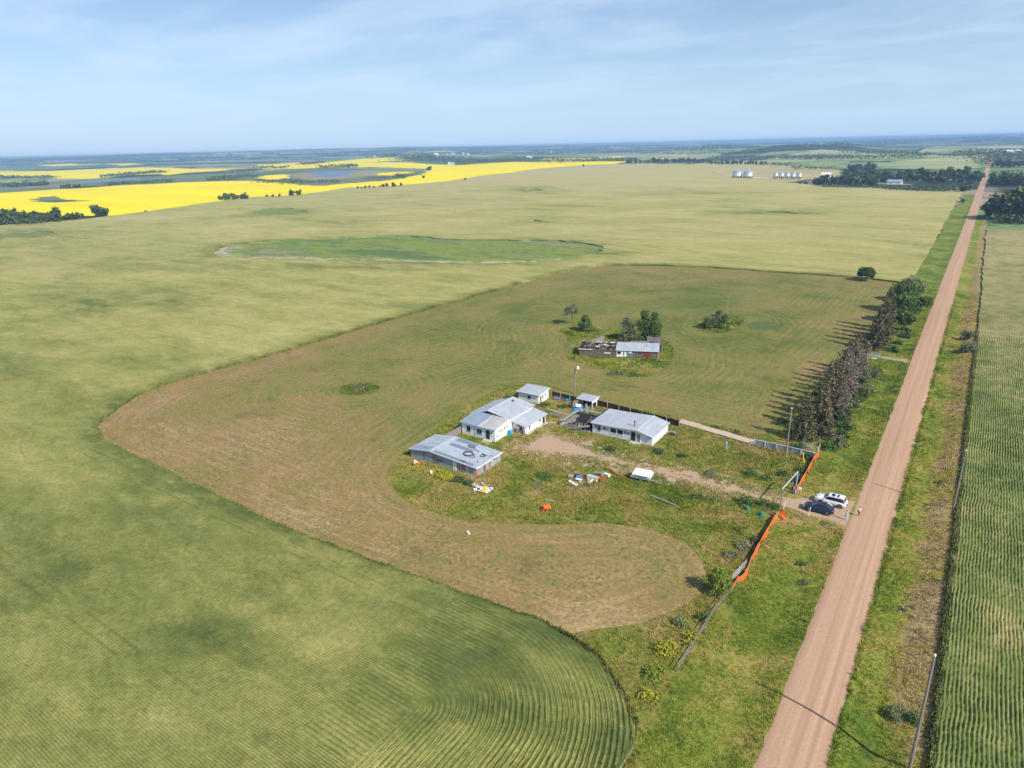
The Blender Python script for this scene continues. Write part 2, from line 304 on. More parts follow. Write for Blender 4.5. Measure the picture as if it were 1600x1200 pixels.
# ------------------------------------------------------------------ material helpers
class NM:
    def __init__(s, name):
        s.m = bpy.data.materials.new(name); s.m.use_nodes = True; s.nt = s.m.node_tree
        s.b = s.nt.nodes['Principled BSDF']; s.tc = s.nt.nodes.new('ShaderNodeTexCoord'); s.obj = s.tc.outputs['Object']
        s.b.inputs['Specular IOR Level'].default_value = 0.25
    def put(s, n, i, q):
        if q is None: return
        if isinstance(q, (int, float)): n.inputs[i].default_value = q
        elif isinstance(q, tuple): n.inputs[i].default_value = (*q, 1) if len(q) == 3 and n.inputs[i].type == 'RGBA' else q
        else: s.nt.links.new(q, n.inputs[i])
    def mp(s, scale=(1, 1, 1), rot=0, vec=None, loc=(0, 0, 0)):
        n = s.nt.nodes.new('ShaderNodeMapping'); n.inputs['Scale'].default_value = scale; n.inputs['Rotation'].default_value = (0, 0, rot); n.inputs['Location'].default_value = loc
        s.nt.links.new(vec or s.obj, n.inputs[0]); return n.outputs[0]
    def noise(s, scale, det=4, rough=.55, vec=None, dist=0):
        n = s.nt.nodes.new('ShaderNodeTexNoise'); n.inputs['Scale'].default_value = scale; n.inputs['Detail'].default_value = det
        n.inputs['Roughness'].default_value = rough; n.inputs['Distortion'].default_value = dist; s.nt.links.new(vec or s.obj, n.inputs['Vector']); return n.outputs['Fac']
    def mth(s, op, a, b=None, c=None):
        n = s.nt.nodes.new('ShaderNodeMath'); n.operation = op
        for i, q in enumerate((a, b, c)): s.put(n, i, q)
        return n.outputs[0]
    def rng(s, v, a, b, c=0., d=1., smooth=True):
        n = s.nt.nodes.new('ShaderNodeMapRange'); n.interpolation_type = 'SMOOTHSTEP' if smooth else 'LINEAR'
        for i, q in enumerate((v, a, b, c, d)): s.put(n, i, q)
        return n.outputs[0]
    def mix(s, f, a, b, mode='MIX'):
        n = s.nt.nodes.new('ShaderNodeMix'); n.data_type = 'RGBA'; n.blend_type = mode; s.put(n, 0, f); s.put(n, 6, a); s.put(n, 7, b); return n.outputs[2]
    def ramp(s, f, stops, const=False):
        n = s.nt.nodes.new('ShaderNodeValToRGB'); e = n.color_ramp.elements
        if const: n.color_ramp.interpolation = 'CONSTANT'
        e[0].position = stops[0][0]; e[0].color = (*stops[0][1], 1); e[1].position = stops[-1][0]; e[1].color = (*stops[-1][1], 1)
        for p, c in stops[1:-1]: k = e.new(p); k.color = (*c, 1)
        s.nt.links.new(f, n.inputs[0]); return n.outputs[0]
    def attr(s, name, color=False):
        n = s.nt.nodes.new('ShaderNodeAttribute'); n.attribute_name = name; return n.outputs['Color' if color else 'Fac']
    def xyz(s, vec=None):
        n = s.nt.nodes.new('ShaderNodeSeparateXYZ'); s.nt.links.new(vec or s.obj, n.inputs[0]); return n.outputs
    def bump(s, h, strength=.5, dist=.1):
        n = s.nt.nodes.new('ShaderNodeBump'); n.inputs['Strength'].default_value = strength; n.inputs['Distance'].default_value = dist
        s.nt.links.new(h, n.inputs['Height']); s.nt.links.new(n.outputs[0], s.b.inputs['Normal'])
    def out(s, col, rough=.85, metal=0., spec=None):
        s.put(s.b, 'Base Color', col if not isinstance(col, tuple) else (*col, 1)); s.put(s.b, 'Roughness', rough); s.put(s.b, 'Metallic', metal)
        if spec is not None: s.b.inputs['Specular IOR Level'].default_value = spec
        return s.m
MAT = {}
def k_mix(n, base, sc=1.0, amt=.35):
    """multi-scale brightness mottle"""
    v = n.mth('ADD', n.mth('MULTIPLY', n.noise(1.3 * sc, 4, .6), .5), n.mth('MULTIPLY', n.noise(6.5 * sc, 2, .6), .5))
    v = n.rng(v, .3, .7, 1 - amt, 1 + amt, False)
    c = n.nt.nodes.new('ShaderNodeMix'); c.data_type = 'RGBA'; c.blend_type = 'MULTIPLY'; c.inputs[0].default_value = 1
    cc = n.nt.nodes.new('ShaderNodeCombineColor'); [n.nt.links.new(v, cc.inputs[i]) for i in range(3)]
    n.put(c, 6, base); n.nt.links.new(cc.outputs[0], c.inputs[7]); return c.outputs[2]

def m_wheat(name, period=.33):
    n = NM(name); sp = n.xyz()
    ripe = n.noise(.0105, 5, .6, n.mp((1, 1.5, 1), .2)); ripe2 = n.noise(.045, 4, .6, n.mp((.6, 1.6, 1), 0), .6)
    ripe3 = n.noise(.26, 5, .72, n.mp((.8, 1.3, 1), .3), .5); v = n.mth('ADD', n.mth('ADD', n.mth('MULTIPLY', ripe, .38), n.mth('MULTIPLY', ripe2, .34)), n.mth('MULTIPLY', ripe3, .28)); v = n.mth('ADD', n.mth('MULTIPLY', n.mth('SUBTRACT', v, .5), 1.12), .512)
    far = n.mth('ADD', n.rng(sp[1], 60, 420, -.03, .045), n.rng(sp[1], 25, 110, -.088, 0))                     # riper further up the slope to the north
    far2 = n.rng(sp[1], 500, 1400, 0, .10)
    v = n.mth('ADD', n.mth('ADD', v, far), far2)
    v = n.mth('SUBTRACT', v, n.mth('MULTIPLY', n.mth('MULTIPLY', n.attr('green'), n.rng(n.noise(.09, 5, .7, n.mp((.7, 1.4, 1))), .36, .60, .25, 1.1)), .20))
    col = n.ramp(v, [(.23, (.085, .112, .030)), (.33, (.145, .168, .042)), (.42, (.228, .232, .064)), (.51, (.318, .302, .096)), (.65, (.43, .37, .155))])
    fine = n.noise(2.2, 4, .7, n.mp((.6, 1.6, 1)))
    col = k_mix(n, col, 1.0, .42)
    bd = n.attr('bd')
    wob = n.mth('MULTIPLY', n.noise(.8, 3, .6), period * .4)
    dx = n.mth('MAXIMUM', n.mth('ADD', sp[0], 44.0), 0.0); dy = n.mth('ADD', n.mth('SUBTRACT', sp[1], 43.3), n.mth('MULTIPLY', n.mth('MINIMUM', n.mth('ADD', sp[0], 44.0), 0.0), .02)); dyp = n.mth('MAXIMUM', dy, 0.0)
    rr = n.mth('ADD', n.mth('SQRT', n.mth('ADD', n.mth('MULTIPLY', dx, dx), n.mth('MULTIPLY', dyp, dyp))), n.mth('MULTIPLY', n.mth('MINIMUM', dy, 0.0), n.mth('LESS_THAN', sp[0], -44.0)))
    near_ = n.mth('MULTIPLY', n.mth('LESS_THAN', sp[1], 69.0), n.mth('GREATER_THAN', sp[0], -158.0)); rc = n.mth('ADD', n.mth('MULTIPLY', bd, n.mth('SUBTRACT', 1.0, near_)), n.mth('MULTIPLY', rr, near_))
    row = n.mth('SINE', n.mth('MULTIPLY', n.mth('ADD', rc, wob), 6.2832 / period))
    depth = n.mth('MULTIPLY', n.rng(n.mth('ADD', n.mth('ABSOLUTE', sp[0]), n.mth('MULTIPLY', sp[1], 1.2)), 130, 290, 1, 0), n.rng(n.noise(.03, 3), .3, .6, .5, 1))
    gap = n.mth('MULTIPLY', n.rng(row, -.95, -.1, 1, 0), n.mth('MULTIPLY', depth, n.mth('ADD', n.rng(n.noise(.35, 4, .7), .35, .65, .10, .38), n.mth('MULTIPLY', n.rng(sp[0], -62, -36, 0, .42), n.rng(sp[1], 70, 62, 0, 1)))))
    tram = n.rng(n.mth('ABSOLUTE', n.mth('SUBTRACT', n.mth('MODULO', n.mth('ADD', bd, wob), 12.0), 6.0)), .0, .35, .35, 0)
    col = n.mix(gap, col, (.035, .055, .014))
    # drill-row tone far out: faint E-W and N-S streaks
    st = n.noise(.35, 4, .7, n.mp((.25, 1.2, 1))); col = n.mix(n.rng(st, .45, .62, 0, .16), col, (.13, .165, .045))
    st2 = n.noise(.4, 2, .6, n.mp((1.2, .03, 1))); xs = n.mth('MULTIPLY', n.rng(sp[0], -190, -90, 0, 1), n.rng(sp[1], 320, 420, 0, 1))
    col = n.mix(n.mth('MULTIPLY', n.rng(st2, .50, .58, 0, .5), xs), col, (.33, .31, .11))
    trm = n.mth('ABSOLUTE', n.mth('SUBTRACT', n.mth('ABSOLUTE', n.mth('SUBTRACT', n.mth('MODULO', n.mth('ADD', rc, 405.0), 27.0), 13.5)), 1.0))
    col = n.mix(n.mth('MULTIPLY', n.rng(trm, .12, .32, .30, 0), n.rng(n.noise(.12, 3, .6), .42, .55)), col, (.060, .080, .024))
    hgt = n.mth('ADD', n.mth('MULTIPLY', row, n.mth('MULTIPLY', depth, .5)), n.mth('MULTIPLY', fine, 2.0)); n.bump(hgt, .55, .16)
    return n.out(col, .9, 0, .1)
MAT['wheat'] = m_wheat('wheat_crop'); MAT['wheat_coarse'] = m_wheat('wheat_crop_headland', .62)

n = NM('cereal_crop'); v = n.mth('ADD', n.mth('MULTIPLY', n.noise(.03, 4, .6), .5), n.mth('MULTIPLY', n.noise(.22, 4, .65, n.mp((1, .7, 1))), .5))
v = n.mth('ADD', v, n.rng(n.xyz()[1], 110, 420, -.03, .13)); col = n.ramp(v, [(.33, (.088, .128, .034)), (.46, (.150, .185, .050)), (.56, (.25, .245, .085)), (.7, (.37, .32, .14))])
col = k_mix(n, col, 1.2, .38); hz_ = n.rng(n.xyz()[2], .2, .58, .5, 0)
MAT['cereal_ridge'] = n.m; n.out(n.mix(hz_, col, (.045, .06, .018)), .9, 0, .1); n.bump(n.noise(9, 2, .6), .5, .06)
n = NM('cereal_crop_far'); v = n.mth('ADD', n.mth('MULTIPLY', n.noise(.03, 4, .6), .5), n.mth('MULTIPLY', n.noise(.22, 4, .65, n.mp((1, .7, 1))), .5))
v = n.mth('ADD', v, n.rng(n.xyz()[1], 110, 420, -.03, .13)); col = n.ramp(v, [(.33, (.078, .108, .028)), (.46, (.130, .152, .040)), (.56, (.215, .205, .070)), (.7, (.32, .28, .12))])
row = n.mth('SINE', n.mth('MULTIPLY', n.mth('ADD', n.xyz()[0], n.mth('MULTIPLY', n.noise(1.2, 3), .3)), 6.2832 / .42))
col = n.mix(n.mth('MULTIPLY', n.rng(row, -.9, .1, 1, 0), n.rng(n.xyz()[1], 250, 420, .4, 0)), col, (.045, .06, .018)); col = k_mix(n, col, 1, .35)
n.bump(n.noise(3, 3, .7), .6, .15); MAT['cereal'] = n.out(col, .9, 0, .1)

n = NM('mown_grass'); sp = n.xyz(); bd = n.attr('sw')
a = n.noise(.05, 5, .68, None, .6); b = n.noise(.45, 6, .78)
comb = n.nt.nodes.new('ShaderNodeCombineXYZ'); n.put(comb, 0, n.mth('ADD', bd, n.mth('MULTIPLY', n.noise(.06, 2), 2.0))); n.put(comb, 1, n.mth('MULTIPLY', n.noise(.03, 2), 4.))
sw = n.noise(1.1, 5, .8, comb.outputs[0])
br1 = n.rng(sp[1], 70, 200, .055, -.035); edge = n.rng(n.attr('bd'), 2, 34, .06, -.015)
tong = n.mth('MULTIPLY', n.rng(sp[0], -84, -66, 0, .075), n.rng(sp[1], 92, 106, 1, 0)); brown2 = n.rng(n.noise(.02, 3, .5), .38, .62, -.06, .05)
v = n.mth('ADD', n.mth('ADD', n.mth('MULTIPLY', a, .36), n.mth('MULTIPLY', sw, .34)), n.mth('MULTIPLY', b, .30)); v = n.mth('ADD', n.mth('MULTIPLY', n.mth('SUBTRACT', v, .5), 1.5), .5)
v = n.mth('ADD', n.mth('ADD', v, n.mth('ADD', br1, edge)), n.mth('ADD', tong, brown2))
col = n.ramp(v, [(.28, (.074, .108, .020)), (.40, (.135, .146, .032)), (.51, (.200, .176, .050)), (.61, (.248, .172, .070)), (.74, (.330, .232, .112)), (.88, (.42, .32, .175))])
ln = n.mth('SINE', n.mth('MULTIPLY', n.mth('ADD', bd, n.mth('ADD', n.mth('MULTIPLY', n.noise(.09, 2), 2.2), n.mth('MULTIPLY', n.noise(.6, 4, .7), 1.6))), 6.2832 / 2.3))
lmod = n.rng(n.noise(.07, 4, .7, n.mp(loc=(2, 7, 0))), .40, .60); col = n.mix(n.mth('MULTIPLY', n.rng(ln, .1, .9, 0, .15), lmod), col, (.40, .31, .155)); col = n.mix(n.mth('MULTIPLY', n.rng(ln, -.3, -.95, 0, .13), lmod), col, (.105, .110, .040))
wt = n.mth('ADD', n.attr('wet'), n.mth('MULTIPLY', n.mth('SUBTRACT', n.noise(.5, 5, .75), .5), .9)); col = n.mix(n.rng(wt, .42, .62, 0, .8), col, (.085, .125, .040))
dk = n.noise(.11, 4, .65, n.mp(loc=(8, 3, 0)), .5); col = n.mix(n.rng(dk, .56, .70, 0, .45), col, (.105, .078, .050))
wd = n.noise(1.3, 4, .78, None, .4); wc = n.noise(.07, 3, .6)
col = n.mix(n.mth('MULTIPLY', n.rng(wd, .535, .60), n.rng(wc, .42, .56, 0, .9)), col, (.075, .140, .020))
col = k_mix(n, col, 1.3, .62); n.bump(n.mth('ADD', n.noise(5, 3, .7), sw), .6, .08); MAT['mown'] = n.out(col, .92, 0, .1)

def m_rough(name, green=0.0, use_dirt=True, bright=1.0, zone=None):
    n = NM(name); a = n.noise(.085, 5, .65, None, .8); b = n.noise(.7, 5, .75); c = n.noise(4.5, 3, .7)
    v = n.mth('ADD', n.mth('ADD', n.mth('MULTIPLY', a, .6), n.mth('MULTIPLY', b, .3)), n.mth('MULTIPLY', c, .12))
    v = n.mth('ADD', n.mth('MULTIPLY', n.mth('SUBTRACT', v, .5), 1.3), .5 - green)
    if use_dirt: v = n.mth('ADD', v, n.mth('MULTIPLY', n.rng(n.attr('dirt'), -7.5, 0, 0, .09), n.rng(n.xyz()[0], -48, -60, .3, 1)))
    if zone: v = n.mth('ADD', v, zone(n))
    col = n.ramp(v, [(.30, (.070 * bright, .115 * bright, .018)), (.41, (.132 * bright, .168 * bright, .024)), (.49, (.185 * bright, .200 * bright, .038)), (.57, (.255 * bright, .205 * bright, .064)), (.68, (.34, .255, .125))])
    dk = n.noise(.33, 4, .65, n.mp(loc=(31, 12, 0))); col = n.mix(n.rng(dk, .59, .67, 0, .6), col, (.045, .078, .022))
    yl = n.noise(.5, 4, .7, n.mp(loc=(5, 60, 0))); col = n.mix(n.rng(yl, .66, .72, 0, .45), col, (.28, .26, .04))
    col = k_mix(n, col, 1.4, .62)
    if use_dirt:
        d = n.mth('ADD', n.mth('ADD', n.attr('dirt'), n.rng(n.xyz()[0], -72, -58, -.8, 2.1)), n.mth('MULTIPLY', n.mth('SUBTRACT', n.noise(.5, 7, .8), .5), 12.0))
        dc = n.mix(n.noise(3, 4, .7), (.56, .40, .28), (.36, .24, .155)); spk = n.noise(2.1, 4, .8, n.mp(loc=(9, 9, 9)))
        dc = n.mix(n.rng(spk, .60, .66, 0, .8), dc, (.085, .085, .035)); dc = n.mix(n.rng(spk, .34, .30), dc, (.60, .46, .35))
        col = n.mix(n.rng(d, -.9, 1.0), col, dc)
    n.bump(n.mth('ADD', b, c), .8, .25)
    return n.out(col, .92, 0, .1)
MAT['rough'] = m_rough('rough_grass', -.005)
def vz(n):
    sp = n.xyz(); e = n.rng(sp[0], -1.4, 2.0, 0, .155); wst = n.rng(sp[0], -9, -14, 0, -.0)
    mid = n.mth('MULTIPLY', n.rng(n.mth('ABSOLUTE', n.mth('SUBTRACT', sp[1], 112)), 8, 26, .07, 0), n.rng(sp[0], -5, -9, 0, 1))
    gn = n.mth('MULTIPLY', n.rng(sp[1], 128, 145, 0, -.05), n.rng(sp[0], -5, -9, 0, 1)); return n.mth('ADD', n.mth('ADD', n.mth('ADD', e, wst), mid), gn)
MAT['verge'] = m_rough('verge_grass', .055, False, 1.12, vz)
MAT['damp'] = m_rough('damp_grass', .13, False, .85)
n = NM('slough_reeds'); a = n.noise(.02, 4, .6, n.mp((.6, 1.5, 1)), .6); b = n.noise(.2, 4, .7)
v = n.mth('ADD', n.mth('MULTIPLY', a, .7), n.mth('MULTIPLY', b, .3)); col = n.ramp(v, [(.32, (.11, .14, .05)), (.42, (.11, .185, .048)), (.49, (.22, .26, .045)), (.54, (.105, .17, .06)), (.60, (.27, .24, .11)), (.7, (.15, .21, .06))])
rim = n.mth('ADD', n.attr('rim'), n.mth('MULTIPLY', n.noise(.06, 4, .7), 16)); col = n.mix(n.mth('MULTIPLY', n.rng(rim, 15, 26, 1, 0), n.rng(n.noise(.12, 5, .75), .42, .56)), col, (.44, .38, .26)); col = n.mix(n.rng(n.noise(.05, 5, .75, n.mp((.5, 1.6, 1), 0, None, (3, 9, 0))), .58, .64, 0, .7), col, (.26, .22, .13))
MAT['slough'] = n.out(k_mix(n, col, .5, .3), .92, 0, .1); n.bump(n.noise(1.5, 4, .7), .8, .5)
n = NM('marsh_grass'); v = n.noise(.006, 6, .65, n.mp((1, .8, 1)), .6)
MAT['marsh'] = n.out(n.ramp(v, [(.36, (.07, .10, .055)), (.46, (.12, .16, .085)), (.52, (.15, .19, .10)), (.6, (.17, .16, .09)), (.68, (.20, .22, .13))]), .9, 0, .1)
n = NM('dry_mud'); MAT['mud'] = n.out(n.ramp(n.noise(.01, 5, .6), [(.35, (.30, .25, .14)), (.5, (.22, .22, .10)), (.65, (.38, .30, .20))]), .9, 0, .1)
n = NM('pond_water'); MAT['water'] = n.out((.03, .06, .10), .25, 0, .6); n.bump(n.noise(.3, 3), .3, .4)
n = NM('canola_bloom'); v = n.mth('ADD', n.mth('MULTIPLY', n.noise(.008, 5, .6, n.mp((.5, 1.6, 1))), .6), n.mth('MULTIPLY', n.noise(.12, 4, .7, n.mp((.4, 1.6, 1))), .4))
col = n.ramp(v, [(.30, (.52, .44, .015)), (.42, (.74, .60, .008)), (.6, (.86, .70, .006))]); MAT['canola'] = n.out(col, .9, 0, .05)
n = NM('stubble'); MAT['stubble'] = n.out(k_mix(n, n.ramp(n.noise(.01, 5, .6, n.mp((.5, 2, 1))), [(.35, (.33, .30, .12)), (.65, (.45, .36, .17))]), .2, .15), .9, 0, .1)
n = NM('pale_crop'); v = n.noise(.004, 6, .6, n.mp((.6, 1.6, 1)), .5); MAT['palefield'] = n.out(n.ramp(v, [(.36, (.17, .22, .09)), (.48, (.27, .31, .13)), (.6, (.38, .37, .17))]), .9, 0, .1)
n = NM('lane_gravel'); MAT['lane'] = n.out(k_mix(n, n.mix(n.noise(.8, 4), (.42, .30, .20), (.24, .21, .10)), 1, .2), .9, 0, .1)

n = NM('road_gravel'); sp = n.xyz(); st = n.noise(2.4, 4, .65, n.mp((1.0, .008, 1))); st2 = n.noise(.7, 3, .6, n.mp((1, .012, 1)))
v = n.mth('ADD', n.mth('MULTIPLY', st, .5), n.mth('MULTIPLY', st2, .3)); v = n.mth('ADD', v, n.mth('MULTIPLY', n.noise(7, 3, .8), .2))
col = n.ramp(v, [(.33, (.32, .195, .118)), (.47, (.395, .248, .156)), (.6, (.47, .305, .200))])
xr = n.mth('ADD', sp[0], 7.1); tr = n.mth('ABSOLUTE', n.mth('SUBTRACT', n.mth('ABSOLUTE', xr), .95)); tr2 = n.mth('ABSOLUTE', n.mth('SUBTRACT', n.mth('ABSOLUTE', xr), 2.2))
trk = n.mth('ADD', n.rng(tr, .1, .6, .30, 0), n.rng(tr2, .1, .5, .14, 0)); col = n.mix(trk, col, (.50, .35, .255))
MAT['road'] = n.out(k_mix(n, col, 2.2, .17), .95, 0, .1); n.bump(n.mth('ADD', st, n.noise(9, 3, .7)), .35, .05)

n = NM('farmland'); br = n.nt.nodes.new('ShaderNodeTexBrick'); br.offset = .37; br.squash = 1.6; br.squash_frequency = 2
n.nt.links.new(n.mp((.00125, .00125, 1), 0, None, (.31, .17, 0)), br.inputs['Vector']); br.inputs['Scale'].default_value = 1.0
br.inputs['Color1'].default_value = (0, 0, 0, 1); br.inputs['Color2'].default_value = (1, 1, 1, 1); br.inputs['Mortar'].default_value = (.0, .0, .0, 1)
br.inputs['Mortar Size'].default_value = .012; br.inputs['Brick Width'].default_value = 1.0; br.inputs['Row Height'].default_value = .55; br.inputs['Mortar Smooth'].default_value = .1
col = n.ramp(br.outputs['Color'], [(0, (.15, .22, .09)), (.18, (.30, .34, .15)), (.32, (.11, .17, .08)), (.44, (.42, .40, .20)), (.56, (.18, .27, .11)), (.68, (.30, .24, .16)), (.76, (.22, .29, .12)), (.935, (.62, .54, .04)), (.955, (.16, .20, .09))], True)
col = n.mix(br.outputs['Fac'], col, (.04, .062, .03))
fr = n.noise(.0011, 6, .68, n.mp((1, 1.2, 1)), .4); col = n.mix(n.rng(fr, .52, .55), col, (.030, .050, .024))
fr2 = n.noise(.006, 5, .7, n.mp((1, 1.2, 1), 0, None, (4, 3, 0))); col = n.mix(n.rng(fr2, .57, .60), col, (.035, .058, .026))
MAT['farmland'] = n.out(k_mix(n, col, .02, .2), .9, 0, .05)

def setp(o, label=None, cat=None, group=None, kind=None):
    if label: o['label'] = label
    if cat: o['category'] = cat
    if group: o['group'] = group
    if kind: o['kind'] = kind
    return o
def link(o, parent=None):
    scene.collection.objects.link(o)
    if parent: o.parent = parent
    return o
def npmesh(name, v, f, mats, midx=None, attrs=None, smooth=False):
    """v (n,3), f list/array of constant-size polygons"""
    me = bpy.data.meshes.new(name); v = np.asarray(v, np.float32); f = np.asarray(f, np.int32); k = f.shape[1]
    me.vertices.add(len(v)); me.vertices.foreach_set('co', v.ravel()); me.loops.add(f.size); me.loops.foreach_set('vertex_index', f.ravel())
    me.polygons.add(len(f)); me.polygons.foreach_set('loop_start', np.arange(len(f), dtype=np.int32) * k)
    for m in (mats if isinstance(mats, (list, tuple)) else [mats]): me.materials.append(m)
    if midx is not None: me.polygons.foreach_set('material_index', np.asarray(midx, np.int32))
    me.polygons.foreach_set('use_smooth', np.full(len(f), smooth))
    for an, (dom, ar) in (attrs or {}).items():
        at = me.attributes.new(an, 'FLOAT', dom); at.data.foreach_set('value', np.asarray(ar, np.float32))
    me.update(calc_edges=True); return me

CX0, CX1, CY0, CY1 = 4.9, 44.0, 58.0, 262.0        # close cereal rows modelled as ridges
PX0, PX1, PY0, PY1 = -52.0, -21.5, 34.0, 62.0      # close wheat rows round the pasture corner
for i in range(-1, len(ORDER)):
    sel = TF[owner == i]
    if not len(sel): continue
    name, _, mk, dz = ORDER[i] if i >= 0 else ('ground', None, 'farmland', 0)
    used, inv = np.unique(sel, return_inverse=True); f = inv.reshape(-1, 3)
    P = TV[used]; z = TZ[used].copy(); base = z.copy(); z = z + dz
    if name == 'cereal_field': ins = (P[:, 0] > CX0 + 1) & (P[:, 0] < CX1 - 3) & (P[:, 1] > CY0 + 3) & (P[:, 1] < CY1 - 4); z[ins] -= .45
    if name == 'gravel_road': z += 0.10 * np.clip(1 - ((P[:, 0] + 7.05) / 3.2) ** 2, 0, 1)
    v = np.c_[P, z]; at = {k: a[used] for k, a in (('bd', A_bd), ('dirt', A_dirt), ('rim', A_rim), ('green', A_gr), ('sw', A_sw), ('wet', A_wet))}
    nf = len(f)
    if dz > .1:
        e = np.vstack([f[:, [0, 1]], f[:, [1, 2]], f[:, [2, 0]]]); key = np.sort(e, 1); _, ii, cnt = np.unique(key, axis=0, return_index=True, return_counts=True)
        be = e[ii[cnt == 1]]; n0 = len(v)
        a = v[be[:, 0]]; b = v[be[:, 1]]; a2 = a.copy(); a2[:, 2] -= dz + .05; b2 = b.copy(); b2[:, 2] -= dz + .05
        v = np.vstack([v, a, b, b2, a2]); m = len(be); r_0 = n0 + np.arange(m)
        f = np.vstack([f, np.c_[r_0, r_0 + 2 * m, r_0 + m], np.c_[r_0, r_0 + 3 * m, r_0 + 2 * m]])
        at = {k: np.concatenate([x, x[be[:, 0]], x[be[:, 1]], x[be[:, 1]], x[be[:, 0]]]) for k, x in at.items()}
    me = npmesh(name, v, f, MAT[mk], None, {k: ('POINT', x) for k, x in at.items()}, False)
    sm = np.zeros(len(f), bool); sm[:nf] = True; me.polygons.foreach_set('use_smooth', sm)
    setp(link(bpy.data.objects.new(name, me)), kind='structure')

# --- close cereal rows as ridges (rows run along the road)
def gridmesh(name, X, Y, Z, mat, keep=None, attrs=None, smooth=True):
    ny, nx = X.shape; idx = np.arange(nx * ny).reshape(ny, nx)
    f = np.stack([idx[:-1, :-1], idx[:-1, 1:], idx[1:, 1:], idx[1:, :-1]], -1).reshape(-1, 4)
    if keep is not None: f = f[keep[:-1, :-1].ravel() & keep[1:, 1:].ravel() & keep[:-1, 1:].ravel() & keep[1:, :-1].ravel()]
    me = npmesh(name, np.c_[X.ravel(), Y.ravel(), Z.ravel()], f, mat, None, attrs, smooth); return me
ROW = .42
xs = np.arange(CX0, CX1, ROW / 4); ys = np.concatenate([np.arange(CY0, 130, .28), np.arange(130, CY1, .45)])
X, Y = np.meshgrid(xs, ys); wob = (vn(X * .3 + Y, Y * .2, 1.6) - .5) * .16 + (vn(X * .5, Y, 4.) - .5) * .20 + (vn(Y, X * 0 + 3.3, 9.) - .5) * .2
ph = (X + wob - CX0) / ROW * 2 * math.pi
Z = .52 + .10 * (.7 + .6 * vn(X, Y, 6.)) * np.cos(ph) + (rng.random(X.shape) - .5) * .13 + (vn(X, Y, .7) - .5) * .12
Z[X < CX0 + .1] = 0.0
keep = (X < 8 + (Y - 58) * .30 + 6)
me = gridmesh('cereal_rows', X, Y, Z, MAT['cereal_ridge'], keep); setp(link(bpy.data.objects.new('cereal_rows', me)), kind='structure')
# --- close wheat rows: contours round the pasture corner
xs = np.arange(PX0, PX1, .17); ys = np.arange(PY0, PY1, .14); X, Y = np.meshgrid(xs, ys); P = np.c_[X.ravel(), Y.ravel()]
yl_ = yard_core[(yard_core[:, 0] > PX0 - 60) & (yard_core[:, 1] < 100)][:-2]
bdp = pdist(P, yl_, False).reshape(X.shape); ins = pip(P, yard_all).reshape(X.shape)
fade = np.clip((X - PX0) / 14, 0, 1) * np.clip((PY1 + .5 - Y) / 6, 0, 1)
wobp = (vn(X, Y, 1.3) - .5) * .22 + (vn(X, Y, 6.) - .5) * .3; dX = np.maximum(X + 44, 0); dY = Y - 43.3 + .02 * np.minimum(X + 44, 0); bd0 = bdp.copy(); bdp = np.sqrt(dX ** 2 + np.maximum(dY, 0) ** 2) + np.minimum(dY, 0) * (X < -44)
amp = np.clip((X + 48) / 16, .15, 1)
Z = CH + .03 + fade * (amp * .17 * (.5 + vn(X, Y, 7.)) * np.cos((bdp + wobp) / .62 * 2 * math.pi) - .03) + (rng.random(X.shape) - .5) * .09 * fade
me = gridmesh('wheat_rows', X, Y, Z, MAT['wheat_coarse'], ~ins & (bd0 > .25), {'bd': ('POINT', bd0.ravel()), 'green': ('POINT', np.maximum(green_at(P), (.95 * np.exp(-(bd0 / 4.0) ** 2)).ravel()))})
setp(link(bpy.data.objects.new('wheat_rows', me)), kind='structure')
# ------------------------------------------------------------------ haze
def haze():
    m = bpy.data.materials.new('haze'); m.use_nodes = True; t = m.node_tree; t.nodes.clear()
    o = t.nodes.new('ShaderNodeOutputMaterial'); p = t.nodes.new('ShaderNodeVolumePrincipled')
    p.inputs['Color'].default_value = (.40, .66, 1.0, 1); p.inputs['Density'].default_value = 1.45e-4; p.inputs['Anisotropy'].default_value = 0.0
    t.links.new(p.outputs[0], o.inputs['Volume'])
    s = 60000; z0, z1 = -2.2, 68.0
    v = [(x, y, z) for z in (z0, z1) for y in (-s, s) for x in (-s, s)]
    f = [(0, 2, 3, 1), (4, 5, 7, 6), (0, 1, 5, 4), (2, 6, 7, 3), (0, 4, 6, 2), (1, 3, 7, 5)]
    me = bpy.data.meshes.new('haze'); me.from_pydata(v, [], f); me.materials.append(m)
    setp(link(bpy.data.objects.new('haze', me)), kind='stuff')
haze()
